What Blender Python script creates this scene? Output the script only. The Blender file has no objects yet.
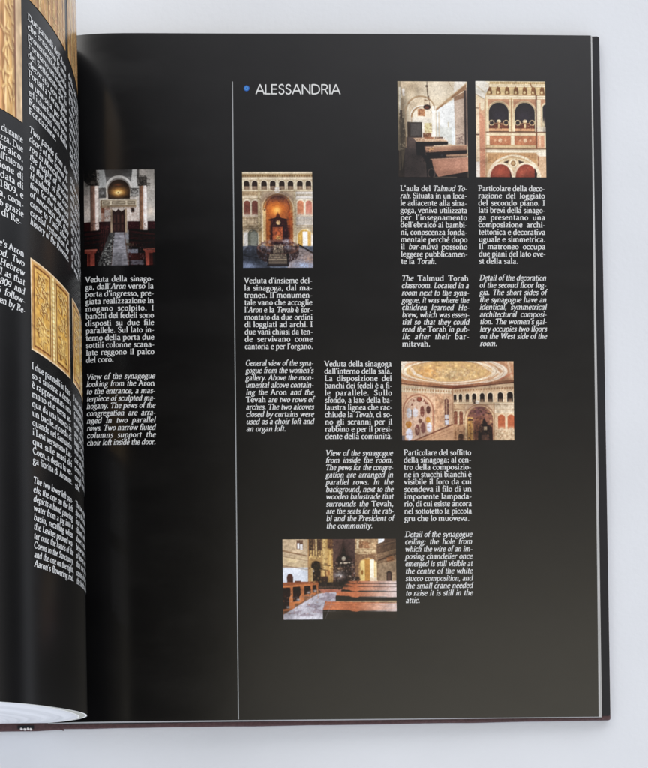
import bpy, math, random
import numpy as np
from mathutils import Vector

random.seed(4); rng = np.random.default_rng(7)
S = 0.00042                    # metres per layout unit (one unit = one photo pixel on the table)
D, XC, YC = 1050.0, 324.0, 800.0   # lens height and the foot of the lens, in layout units
scn = bpy.context.scene

# ------------------------------------------------------------------ camera
cd = bpy.data.cameras.new("camera"); cam = bpy.data.objects.new("camera", cd)
scn.collection.objects.link(cam); scn.camera = cam
cam.location = ((XC - 324) * S, (384 - YC) * S, D * S)
cam.rotation_euler = (0, 0, 0)
cd.sensor_width = 36; cd.lens = 36 * D / 768.0
cd.shift_y = (YC - 384) / 768.0
cd.clip_start = 0.01; cd.clip_end = 50

# ------------------------------------------------------------------ world: a soft room, dimmer on one side
w = bpy.data.worlds.new("World"); scn.world = w; w.use_nodes = True
nt = w.node_tree; nt.nodes.clear()
def N(t, k, **kw):
    n = t.nodes.new(k)
    for a, b in kw.items(): setattr(n, a, b)
    return n
def M(t, op, a, b=None, c=None):
    n = N(t, 'ShaderNodeMath', operation=op)
    for i, v in enumerate((a, b, c)):
        if v is None: continue
        if isinstance(v, (int, float)): n.inputs[i].default_value = v
        else: t.links.new(v, n.inputs[i])
    return n.outputs[0]
def smooth(t, v, lo, hi, a=0.0, b=1.0):
    n = N(t, 'ShaderNodeMapRange', interpolation_type='SMOOTHSTEP')
    t.links.new(v, n.inputs['Value'])
    for k, x in (('From Min', lo), ('From Max', hi), ('To Min', a), ('To Max', b)): n.inputs[k].default_value = x
    return n.outputs['Result']
tc = N(nt, 'ShaderNodeTexCoord'); sp = N(nt, 'ShaderNodeSeparateXYZ')
nt.links.new(tc.outputs['Generated'], sp.inputs[0])
dz = M(nt, 'MAXIMUM', sp.outputs[2], 0.05)
tx = M(nt, 'DIVIDE', sp.outputs[0], dz); ty = M(nt, 'DIVIDE', sp.outputs[1], dz)
# dark standing shape on the left: rounded box |.| in (tx, ty)
ax = M(nt, 'MULTIPLY', M(nt, 'MAXIMUM', M(nt, 'ADD', tx, 0.42), 0.0), 1.35)
ay = M(nt, 'MAXIMUM', M(nt, 'SUBTRACT', ty, 0.30), 0.0)
rad = M(nt, 'POWER', M(nt, 'ADD', M(nt, 'POWER', ax, 3.0), M(nt, 'POWER', ay, 3.0)), 1 / 3)
dark = smooth(nt, rad, 0.43, 0.56)              # 0 inside the dark side, 1 outside
side = smooth(nt, tx, -0.9, -0.5, 1.0, 0.0)     # opens up again low on the left
dark = M(nt, 'MAXIMUM', dark, side)
grad = smooth(nt, tx, -0.2, 0.32, 0.66, 1.5)
low = smooth(nt, sp.outputs[2], 0.12, 0.40)            # the far side of the room is dim near the horizon ...
win = smooth(nt, sp.outputs[1], 0.42, 0.62)            # ... except towards the window end
south = smooth(nt, sp.outputs[1], -0.55, -0.15, 1.0, 0.0)
low = M(nt, 'MAXIMUM', M(nt, 'MAXIMUM', low, win), south)
low = M(nt, 'MULTIPLY', low, smooth(nt, sp.outputs[1], 0.60, 0.78, 1.0, 1.9))
lum = M(nt, 'MULTIPLY', M(nt, 'MULTIPLY', grad, low), M(nt, 'MULTIPLY_ADD', dark, 0.95, 0.05))
ramp = N(nt, 'ShaderNodeValToRGB'); ramp.color_ramp.interpolation = 'B_SPLINE'
el = ramp.color_ramp.elements
stops = [(-1.2, (1.30, 1.42, 1.70)), (-0.35, (1.42, 1.46, 1.60)), (-0.05, (1.27, 1.19, 1.01)), (0.12, (1.08, 1.00, .82)), (0.30, (.48, .445, .39)), (0.44, (.25, .24, .235)),
         (0.55, (.27, .265, .27)), (0.68, (.72, .71, .74)), (0.85, (.98, .98, 1.04)), (2.5, (.95, .99, 1.08))]
lo_, hi_ = -1.2, 2.5
el[0].position = 0; el[1].position = 1
for q in stops[1:-1]: el.new((q[0] - lo_) / (hi_ - lo_))
for e_, q in zip(el, stops): e_.color = (*[c / 2 for c in q[1]], 1)
nt.links.new(M(nt, 'DIVIDE', M(nt, 'SUBTRACT', ty, lo_), hi_ - lo_), ramp.inputs[0])
bg = N(nt, 'ShaderNodeBackground'); out = N(nt, 'ShaderNodeOutputWorld')
nt.links.new(ramp.outputs[0], bg.inputs['Color'])
nt.links.new(M(nt, 'MULTIPLY', lum, 2.0), bg.inputs['Strength']); nt.links.new(bg.outputs[0], out.inputs[0])

# ------------------------------------------------------------------ window light
ld = bpy.data.lights.new("window_light", 'AREA'); ld.shape = 'RECTANGLE'; ld.size = 1.0; ld.size_y = 1.0
ld.energy = 12; ld.color = (1.0, 0.97, 0.93)
lo = bpy.data.objects.new("window_light", ld); scn.collection.objects.link(lo)
lo.location = (-1.0, 1.75, 1.3)
lo.rotation_euler = (Vector((0, 0, 0)) - Vector(lo.location)).to_track_quat('-Z', 'Y').to_euler()

scn.view_settings.view_transform = 'Standard'; scn.view_settings.look = 'None'
scn.view_settings.exposure = 0.0; scn.view_settings.gamma = 1.0

# ------------------------------------------------------------------ materials
def lin(c):
    c = np.asarray(c, float) / 255.0
    return np.where(c <= 0.04045, c / 12.92, ((c + 0.055) / 1.055) ** 2.4)
def mat(name, col, rough=0.5, spec=0.5, noise=0.0, nscale=200.0, bump=0.0, attr=None, bscale=None):
    m = bpy.data.materials.new(name); m.use_nodes = True; t = m.node_tree
    b = t.nodes['Principled BSDF']
    b.inputs['Roughness'].default_value = rough; b.inputs['Specular IOR Level'].default_value = spec
    if attr:
        a = N(t, 'ShaderNodeAttribute', attribute_name=attr); t.links.new(a.outputs['Color'], b.inputs['Base Color'])
    else:
        b.inputs['Base Color'].default_value = (*col, 1)
    c = N(t, 'ShaderNodeTexCoord')
    if noise:
        n = N(t, 'ShaderNodeTexNoise'); n.inputs['Scale'].default_value = nscale; n.inputs['Detail'].default_value = 6
        t.links.new(c.outputs['Object'], n.inputs['Vector'])
        r = N(t, 'ShaderNodeMapRange'); t.links.new(n.outputs['Fac'], r.inputs['Value'])
        r.inputs['From Min'].default_value = .3; r.inputs['From Max'].default_value = .7
        r.inputs['To Min'].default_value = 1 - noise; r.inputs['To Max'].default_value = 1 + noise
        mx = N(t, 'ShaderNodeVectorMath', operation='SCALE')
        if attr: t.links.new(a.outputs['Color'], mx.inputs[0])
        else: mx.inputs[0].default_value = col
        t.links.new(r.outputs[0], mx.inputs['Scale']); t.links.new(mx.outputs[0], b.inputs['Base Color'])
    if bump:
        n2 = N(t, 'ShaderNodeTexNoise'); n2.inputs['Scale'].default_value = bscale or nscale; n2.inputs['Detail'].default_value = 4
        t.links.new(c.outputs['Object'], n2.inputs['Vector'])
        bp = N(t, 'ShaderNodeBump'); bp.inputs['Strength'].default_value = bump; bp.inputs['Distance'].default_value = 0.0004
        t.links.new(n2.outputs['Fac'], bp.inputs['Height']); t.links.new(bp.outputs[0], b.inputs['Normal'])
    return m
GLOSS = 0.17
m_black = mat("black_ink_paper", (.0030, .0029, .0030), GLOSS, 0.5, noise=.25, nscale=45, bump=.05, bscale=60)
def scuff(m, lo, hi):
    t = m.node_tree; b = t.nodes['Principled BSDF']; c = N(t, 'ShaderNodeTexCoord')
    mp = N(t, 'ShaderNodeMapping'); mp.inputs['Scale'].default_value = (14, 46, 14); mp.inputs['Rotation'].default_value = (0, 0, .15)
    t.links.new(c.outputs['Object'], mp.inputs[0])
    n = N(t, 'ShaderNodeTexNoise'); n.inputs['Scale'].default_value = 1.0; n.inputs['Detail'].default_value = 5; n.inputs['Roughness'].default_value = .65
    t.links.new(mp.outputs[0], n.inputs['Vector'])
    t.links.new(smooth(t, n.outputs['Fac'], .38, .66, lo, hi), b.inputs['Roughness'])
    v = N(t, 'ShaderNodeTexVoronoi'); v.inputs['Scale'].default_value = 70; t.links.new(c.outputs['Object'], v.inputs['Vector'])
    r = N(t, 'ShaderNodeSeparateColor'); t.links.new(v.outputs['Color'], r.inputs[0])
    dot = M(t, 'MULTIPLY', M(t, 'LESS_THAN', v.outputs['Distance'], .016), M(t, 'GREATER_THAN', r.outputs[0], .93))
    src = b.inputs['Base Color'].links[0].from_socket
    mx = N(t, 'ShaderNodeMix', data_type='RGBA'); t.links.new(dot, mx.inputs['Factor']); t.links.new(src, mx.inputs[6]); mx.inputs[7].default_value = (.12, .12, .12, 1)
    t.links.new(mx.outputs[2], b.inputs['Base Color'])
scuff(m_black, .155, .195)
m_roll = mat("black_ink_paper_rolled", (.0030, .0029, .0030), .26, 0.5, noise=.25, nscale=45, bump=.10, bscale=38)
m_text = mat("white_print", (.62, .625, .61), 0.45, 0.2)
m_grey = mat("grey_print", (.27, .28, .28), 0.4, 0.3)
m_blue = mat("blue_print", (.012, .09, .36), 0.4, 0.3)
m_bluel = mat("light_blue_print", (.06, .24, .55), 0.4, 0.3)
m_photo = mat("colour_print", (1, 1, 1), GLOSS + .03, 0.45, attr="Col")
m_edge = mat("cut_paper_edge", (1, 1, 1), 0.55, 0.3, attr="Col")
m_cloth = mat("brown_book_cloth", tuple(lin((74, 52, 52))), 0.6, 0.3, noise=.25, nscale=900, bump=.5)
m_end = mat("black_endpaper", tuple(lin((17, 17, 22))), 0.45, 0.3, noise=.2, nscale=60)
m_thread = mat("headband_thread", (.62, .58, .55), 0.7, 0.2)
m_table = mat("white_tabletop", (.635, .652, .672), 0.55, 0.25, noise=.035, nscale=14, bump=.25, bscale=420)

# ------------------------------------------------------------------ object helpers
def tag(o, **k):
    for a, b in k.items(): o[a] = b
    return o
def mesh(name, verts, faces, mats, parent=None, smooth_=False, midx=None, col=None):
    me = bpy.data.meshes.new(name)
    me.from_pydata([tuple(map(float, v)) for v in verts], [], [tuple(map(int, f)) for f in faces])
    for m in (mats if isinstance(mats, (list, tuple)) else [mats]): me.materials.append(m)
    if midx is not None: me.polygons.foreach_set('material_index', np.asarray(midx, dtype=np.int32))
    if smooth_: me.polygons.foreach_set('use_smooth', np.ones(len(me.polygons), dtype=bool))
    if col is not None:
        a = me.color_attributes.new("Col", 'FLOAT_COLOR', 'POINT')
        c4 = np.ones((len(verts), 4), dtype=np.float32); c4[:, :3] = col
        a.data.foreach_set('color', c4.ravel())
    me.update()
    o = bpy.data.objects.new(name, me); scn.collection.objects.link(o)
    if parent is not None: o.parent = parent
    return o
def grid_faces(nu, nv, flip=False):
    i, j = np.meshgrid(np.arange(nu - 1), np.arange(nv - 1), indexing='ij')
    a = (i * nv + j).ravel(); b = ((i + 1) * nv + j).ravel()
    f = np.stack([a, b, b + 1, a + 1], 1)
    return f[:, ::-1] if flip else f

# ------------------------------------------------------------------ book frame: u right, w down (0 at the foot of the page), z up
TH = 0.0115; PX, PY = 0.0, 724.5; H = 675.0
def img2world(px, py, z):
    k = (D - z) / D
    return XC + (px - XC) * k, YC + (py - YC) * k
def world2uw(X, Y):
    dx, dy = X - PX, Y - PY
    return dx * math.cos(TH) - dy * math.sin(TH), dx * math.sin(TH) + dy * math.cos(TH)
def uw2world(u, v):
    return PX + u * math.cos(TH) + v * math.sin(TH), PY - u * math.sin(TH) + v * math.cos(TH)
def L(u, v, z): return (u * S, -v * S, z * S)

# right page height profile
RU0 = np.array([50, 62, 76, 92, 115, 140, 200, 320, 450, 596], float)
RZ0 = np.array([8, 12, 17, 19.6, 20.6, 20.5, 19.4, 16.9, 13.8, 10.2], float)
RU = np.linspace(50, 596, 400); _z = np.interp(RU, RU0, RZ0); _g = np.exp(-.5 * (np.arange(-40, 41) / 13.0) ** 2); _g /= _g.sum()
RZ = np.convolve(np.pad(_z, 40, mode='reflect', reflect_type='odd'), _g, 'valid')
UR = 596.0
def zr(u, v=0.0):
    z = np.interp(u, RU, RZ)
    k = np.clip((np.asarray(u) - 120) / 120, 0, 1)
    return z + k * (0.35 * np.sin(np.asarray(u) / 83.0 + np.asarray(v) / 190.0) + 0.25 * np.sin(np.asarray(v) / 61.0 + 1.3 + np.asarray(u) / 240.0))
def img2page(px, py):
    z = 15.0
    for _ in range(5):
        u, v = world2uw(*img2world(px, py, z)); z = float(zr(u, v))
    return u, v
def Pr(u, v, h=0.0):
    u = np.asarray(u, float); v = np.asarray(v, float)
    return np.stack([u * S, -v * S, (zr(u, v) + h) * S], -1)

# left page profile, from the gutter round the bulge and away to the left
def catmull(P, n, closed=False):
    P = [np.array(p, float) for p in P]
    if closed: Q = [P[-1]] + P + [P[0], P[1]]
    else: Q = [2 * P[0] - P[1]] + P + [2 * P[-1] - P[-2]]
    o = []
    for i in range(1, len(Q) - 2):
        a, b, c, d = Q[i - 1:i + 3]
        for t in np.linspace(0, 1, n, endpoint=False):
            o.append(.5 * ((2 * b) + (c - a) * t + (2 * a - 5 * b + 4 * c - d) * t * t + (3 * b - a - 3 * c + d) * t ** 3))
    if not closed: o.append(P[-1])
    return np.array(o)
LP = [(50, 8), (66, 20), (92, 52), (106, 78), (111.6, 102), (112.3, 125), (109.5, 152), (103, 176), (92.5, 208), (82, 224),
      (72, 236), (40, 262), (0, 281), (-60, 298), (-130, 306), (-190, 304)]
LC = catmull(LP, 14)
def smooth_curve(C, n, sig):
    l = np.concatenate([[0], np.cumsum(np.linalg.norm(np.diff(C, axis=0), axis=1))]); t = np.linspace(0, l[-1], n)
    C = np.stack([np.interp(t, l, C[:, 0]), np.interp(t, l, C[:, 1])], 1); k = int(4 * sig)
    g = np.exp(-.5 * (np.arange(-k, k + 1) / sig) ** 2); g /= g.sum()
    return np.stack([np.convolve(np.pad(C[:, i], k, mode='reflect', reflect_type='odd'), g, 'valid') for i in (0, 1)], 1)
LC = smooth_curve(LC, 360, 13)
LA = np.concatenate([[0], np.cumsum(np.linalg.norm(np.diff(LC, axis=0), axis=1))])
tan = np.gradient(LC, axis=0); tan /= np.linalg.norm(tan, axis=1)[:, None]
LNrm = np.stack([tan[:, 1], -tan[:, 0]], 1)      # outward (to the right / up)
ARC = LA[-1]
def Pl(a, v, h=0.0):
    u = np.interp(a, LA, LC[:, 0]); z = np.interp(a, LA, LC[:, 1])
    nu = np.interp(a, LA, LNrm[:, 0]); nz = np.interp(a, LA, LNrm[:, 1])
    return np.stack([(u + nu * h + lean(z, v)) * S, -np.asarray(v, float) * S, (z + nz * h) * S], -1)
def lean(z, v):      # the roll is a little slacker at the head of the page
    z = np.asarray(z, float); v = np.asarray(v, float)
    return 0.0062 * v * np.exp(-((z - 112) / 46.0) ** 2)
NOSE = LA[int(np.argmax(LC[:, 0]))]
def img2left(px, py):
    best = None
    for a in np.linspace(NOSE - 15, ARC * 0.8, 900):
        u = float(np.interp(a, LA, LC[:, 0])); z = float(np.interp(a, LA, LC[:, 1]))
        X, Y = img2world(px, py, z); uu, vv = world2uw(X, Y)
        e = abs(uu - u - float(lean(z, vv)))
        if best is None or e < best[0]: best = (e, a, vv)
    return best[1], best[2]

# ------------------------------------------------------------------ TABLE
n = 40
gx = np.linspace(-1.1, 0.36, n); gy = np.linspace(-1.1, 1.1, n)
tv = [(x, y, 0) for x in gx for y in gy]
tb = len(tv); tf = list(grid_faces(n, n))
edge = [(-1.1, -1.1), (.36, -1.1), (.36, 1.1), (-1.1, 1.1)]
tv += [(x, y, 0) for x, y in edge] + [(x, y, -.03) for x, y in edge]
for k in range(4):
    a, b = tb + k, tb + (k + 1) % 4
    tf.append((a + 4, b + 4, b, a))
table = mesh("table", tv, tf, m_table); tag(table, kind="structure", label="plain white matt tabletop under the open book", category="table")
table.location.z = -0.0003

# ------------------------------------------------------------------ BOOK root
book = bpy.data.objects.new("open_book", None); scn.collection.objects.link(book)
book.location = ((PX - 324) * S, (384 - PY) * S, 0); book.rotation_euler = (0, 0, TH)
book.empty_display_size = .05
tag(book, label="thick hardback book with glossy black pages lying open on the white table", category="book")

# covers: rounded boards
def board(name, u0, u1, v0, v1, z0, z1, r, m, rot=0.0, piv=(0, 0), parent=book, bev=1.2, jag=0.0):
    pts = []
    for (cx, cy, a0) in ((u1 - r, v1 - r, 0), (u0 + r, v1 - r, 90), (u0 + r, v0 + r, 180), (u1 - r, v0 + r, 270)):
        for k in range(7):
            a = math.radians(a0 + 15 * k); pts.append((cx + r * math.cos(a), cy + r * math.sin(a)))
    dense = []
    for i in range(len(pts)):
        p, q = np.array(pts[i]), np.array(pts[(i + 1) % len(pts)])
        k = max(1, int(np.linalg.norm(q - p) / 9))
        for j in range(k): dense.append(p + (q - p) * j / k)
    pts = np.array(dense); c = pts.mean(0)
    ca, sa = math.cos(rot), math.sin(rot)
    rings = []
    nrm = np.array([(p - c) / np.linalg.norm(p - c) for p in pts])
    jit = np.interp(np.arange(len(pts)), np.arange(0, len(pts) + 3, 3), rng.normal(0, 1, len(np.arange(0, len(pts) + 3, 3)))) * jag
    for (ins, z) in ((bev, z0), (0, z0 + bev), (0, z1 - bev), (bev * .35, z1 - bev * .35), (bev, z1)):
        rr = []
        for p, d, j in zip(pts, np.sign(pts - c), jit):
            x, y = p[0] - ins * (d[0] if abs(p[0] - c[0]) > (u1 - u0) / 2 - r - .01 else 0), p[1] - ins * (d[1] if abs(p[1] - c[1]) > (v1 - v0) / 2 - r - .01 else 0)
            y += j
            x, y = x - piv[0], y - piv[1]
            rr.append(L(piv[0] + x * ca + y * sa, piv[1] - x * sa + y * ca, z))
        rings.append(rr)
    V = [v for r_ in rings for v in r_]; k = len(pts); F = []
    for a in range(len(rings) - 1):
        for i in range(k): F.append((a * k + i, (a + 1) * k + i, (a + 1) * k + (i + 1) % k, a * k + (i + 1) % k))
    F.append(tuple(range(k))); F.append(tuple((len(rings) - 1) * k + i for i in range(k))[::-1])
    return mesh(name, V, F, m, parent)
CR = 0.005; PV = (60, 6)
cov = board("cover_board", 62, 609.2, -H + .6, 6.0, 0, 6.0, 2.2, m_cloth, CR, PV, jag=.22)
tag(cov, label="dark brown cloth board under the flat pages")
e = board("endpaper", 64, 608.6, -H + 1.6, 1.6, 6.05, 6.6, 1.6, m_end, CR, PV, parent=cov, bev=.15)
spn = board("spine", -112, 64.0, -H - 1.5, 6.9, 0, 5.2, .8, m_cloth, CR, PV, jag=.55)
cov2 = board("cover_board", -660, -113, -H - 2, 6.5, 0, 6.0, 2.2, m_cloth, 0.002, PV, jag=.2)

# headband: little thread wraps at the foot of the spine
hv, hf = [], []
def bead(cx, cy, cz, rx, ry, rz):
    b = len(hv); nu, nv = 10, 7
    for i in range(nu):
        for j in range(nv):
            a = 2 * math.pi * i / nu; c = math.pi * j / (nv - 1)
            hv.append(L(cx + rx * math.cos(a) * math.sin(c), cy + ry * math.sin(a) * math.sin(c), cz + rz * math.cos(c)))
    for i in range(nu):
        for j in range(nv - 1):
            hf.append((b + i * nv + j, b + i * nv + j + 1, b + ((i + 1) % nu) * nv + j + 1, b + ((i + 1) % nu) * nv + j))
for k, x in enumerate((23.0, 26.4, 29.5, 32.3)):
    bead(x, 5.0 + .35 * (k % 2), 5.4, 1.7 - .1 * k, 1.6, 1.7)
nbead = len(hf); b0 = len(hv)
for (x, y, z) in [(x, y, z) for x in (19.5, 35.5) for y in (2.0, 5.1) for z in (3.0, 6.6)]: hv.append(L(x, y, z))  # dark box behind the beads stands in for the shade of the notch
for q in ((0, 1, 3, 2), (4, 6, 7, 5), (0, 4, 5, 1), (2, 3, 7, 6), (1, 5, 7, 3), (0, 2, 6, 4)): hf.append(tuple(b0 + i for i in q))
hb = mesh("headband", hv, hf, [m_thread, m_end], book, False, midx=[0] * nbead + [1] * 6)

# page block on the left, fanned from the spine
nl = 64
LAST = catmull([(-100, 8), (-108, 30), (-140, 52), (-200, 50), (-270, 34), (-340, 22), (-420, 14), (-500, 11), (-560, 9), (-620, 8)], 12)
la = np.concatenate([[0], np.cumsum(np.linalg.norm(np.diff(LAST, axis=0), axis=1))])
ns = 90
sa_ = np.linspace(0, 1, ns)
C0 = np.stack([np.interp(sa_ * ARC, LA, LC[:, 0] - .5 * LNrm[:, 0]), np.interp(sa_ * ARC, LA, LC[:, 1] - .5 * LNrm[:, 1])], 1)
C1 = np.stack([np.interp(sa_ * la[-1], la, LAST[:, 0]), np.interp(sa_ * la[-1], la, LAST[:, 1])], 1)
AS = sa_ * ARC
nrm0 = np.stack([np.interp(AS, LA, LNrm[:, 0]), np.interp(AS, LA, LNrm[:, 1])], 1)
loop = 1.9 + 7.0 * np.exp(-((AS - NOSE) / 62.0) ** 2)
fade = np.clip(AS / 40.0, 0.05, 1)
rows = [(0, None, (.90, .89, .85)), (1.3, None, (.88, .87, .83)), (1.5, None, (.42, .41, .35)), ('l', -.5, (.40, .39, .33)), ('l', -.3, (.80, .79, .73)), ('l', .9, (.82, .81, .76)), ('l', 1.3, (.50, .49, .46))]  # olive rows: occlusion shade at the curl, painted into the edge colour
tl = np.linspace(0, 1, nl)[0:]
V, F, Cc = [], [], []
for end, vv in ((0, -0.2), (1, -H + .2)):
    b = len(V)
    for ti in range(len(rows) + nl):
        if ti < len(rows):
            q, e_, c = rows[ti]
            dist = np.minimum(q, loop - .6) if q != 'l' else loop + e_
            p = C0 - nrm0 * (dist * fade)[:, None]; sh = 0
        else:
            t = (ti - len(rows)) / (nl - 1)
            p = (C0 - nrm0 * ((loop + 1.8) * fade)[:, None]) * (1 - t) + C1 * t
            sh = .35 * rng.normal(); g = .66 + .035 * rng.normal(); c = (g, g, g)
        for i in range(ns):
            V.append(L(p[i, 0] + float(lean(p[i, 1], vv)), vv + (sh if end == 0 else -sh) * min(1, i / 12), p[i, 1])); Cc.append(c)
    F += list(grid_faces(len(rows) + nl, ns, flip=(end == 0)) + b)
tl = range(len(rows) + nl)
nb = len(tl) * ns
def strip(idx0):      # close block along its outer skins
    for k in range(len(idx0) - 1):
        a, b_ = idx0[k], idx0[k + 1]; F.append((a, b_, b_ + nb, a + nb))
strip([i for i in range(ns)])
strip([(len(tl) - 1) * ns + i for i in range(ns)])
strip([t * ns + ns - 1 for t in range(len(tl))])
strip([t * ns for t in range(len(tl))])
blk = mesh("page_block", V, F, m_edge, book, False, col=np.array(Cc)); tag(blk, label="thick curled stack of pages with pale cut edges")

# thin block under the right page
us = np.concatenate([np.linspace(50, 140, 16), np.linspace(150, UR, 50)])
lay_n = 15; V, Cc, F = [], [], []
for end, vv in ((0, -.1), (1, -H + .1)):
    b = len(V)
    for k in range(lay_n):
        t = k / (lay_n - 1)
        for u in us:
            vloc = vv
            zt = float(np.interp(u, RU, RZ)) - 1.1; z = zt * (1 - t) + 6.8 * t
            out_ = (1.2 + 2.6 * (1 if end == 0 else .25)) * t * max(0, (u - 400) / (UR - 400)) + .35 * math.sin(k * 2.3) * (u > 595)
            V.append(L(u + out_, vloc + (.5 * t if end == 0 else 0), z))
            g = .62 - .30 * (k % 2) - .08 * (k % 3) ; Cc.append((g, g * .985, g * .95))
    F += list(grid_faces(lay_n, len(us), flip=(end == 0)) + b)
nb = lay_n * len(us)
strip([k * len(us) + len(us) - 1 for k in range(lay_n)])
strip([i for i in range(len(us))]); strip([(lay_n - 1) * len(us) + i for i in range(len(us))])
blk2 = mesh("page_block", V, F, m_edge, book, False, col=np.array(Cc)); tag(blk2, label="thin flat stack of last pages")

# pages
us = np.concatenate([np.linspace(50, 140, 40), np.linspace(146, UR, 90)]); vs = np.linspace(-H, 0, 70)
U, Vv = np.meshgrid(us, vs, indexing='ij')
rpage = mesh("page", Pr(U.ravel(), Vv.ravel()), grid_faces(len(us), len(vs), flip=True), m_black, book, True)
tag(rpage, label="flat black page with photographs and captions in columns")
as_ = LA[::2]; vs = np.linspace(-H, 0, 40)
A_, Vv = np.meshgrid(as_, vs, indexing='ij')
lpage = mesh("page", Pl(A_.ravel(), Vv.ravel()), grid_faces(len(as_), len(vs)), m_roll, book, True)
tag(lpage, label="black page rolling up out of the gutter")

# ------------------------------------------------------------------ LETTERS (pen-stroke serif face drawn here)
W_, T_ = 12.2, 4.7
NIB = math.radians(14)
def stroke(pts, wf=1.0, mono=None):
    P = np.array(pts, float); d = np.diff(P, axis=0)
    ln = np.linalg.norm(d, axis=1); keep = np.concatenate([[True], ln > 1e-6]); P = P[keep]; d = np.diff(P, axis=0)
    if len(P) < 2: return None
    closed = np.linalg.norm(P[0] - P[-1]) < 1e-6
    dd = d / np.linalg.norm(d, axis=1)[:, None]
    n = len(P); tn = np.zeros((n, 2))
    tn[:-1] += dd; tn[1:] += dd
    if closed: tn[0] = tn[-1] = dd[0] + dd[-1]
    tn /= np.maximum(np.linalg.norm(tn, axis=1), .35)[:, None]
    ang = np.arctan2(tn[:, 1], tn[:, 0])
    wd = (T_ + (W_ - T_) * np.abs(np.sin(ang - NIB))) * wf if mono is None else np.full(n, mono)
    nr = np.stack([-tn[:, 1], tn[:, 0]], 1)
    # mitre compensation for corners
    return np.concatenate([P + nr * wd[:, None] / 2, P - nr * wd[:, None] / 2])
def parse(spec):
    out = []
    for s in spec.split('|'):
        s = s.strip()
        if not s: continue
        k, r = s[0], s[1:].split()
        if k == 'b':                                   # serif bar: x y width
            x, y, ww = map(float, r); out.append(stroke([(x - ww * .57, y), (x + ww * .57, y)], mono=4.9)); continue
        if k == 'd':                                   # dot
            x, y, rr = map(float, r); out.append(stroke([(x - rr, y), (x + rr, y)], mono=2 * rr)); continue
        pts = [tuple(map(float, q.split(','))) for q in r]
        if k == 'l': out.append(stroke(pts))
        elif k == 'c': out.append(stroke(catmull(pts, 4)))
        elif k == 'o':
            (cx, cy), (rx, ry) = pts
            out.append(stroke([(cx + rx * math.cos(a), cy + ry * math.sin(a)) for a in np.linspace(0, 2 * math.pi, 15)]))
    return [o for o in out if o is not None]
bowl = "c 11,36 21,45 34,44 43,34 44,21 40,8 29,1 19,1 11,6"
dbowl = "c 41,38 30,45 17,43 8,32 7,20 11,6 20,1 32,4 41,12"
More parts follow.
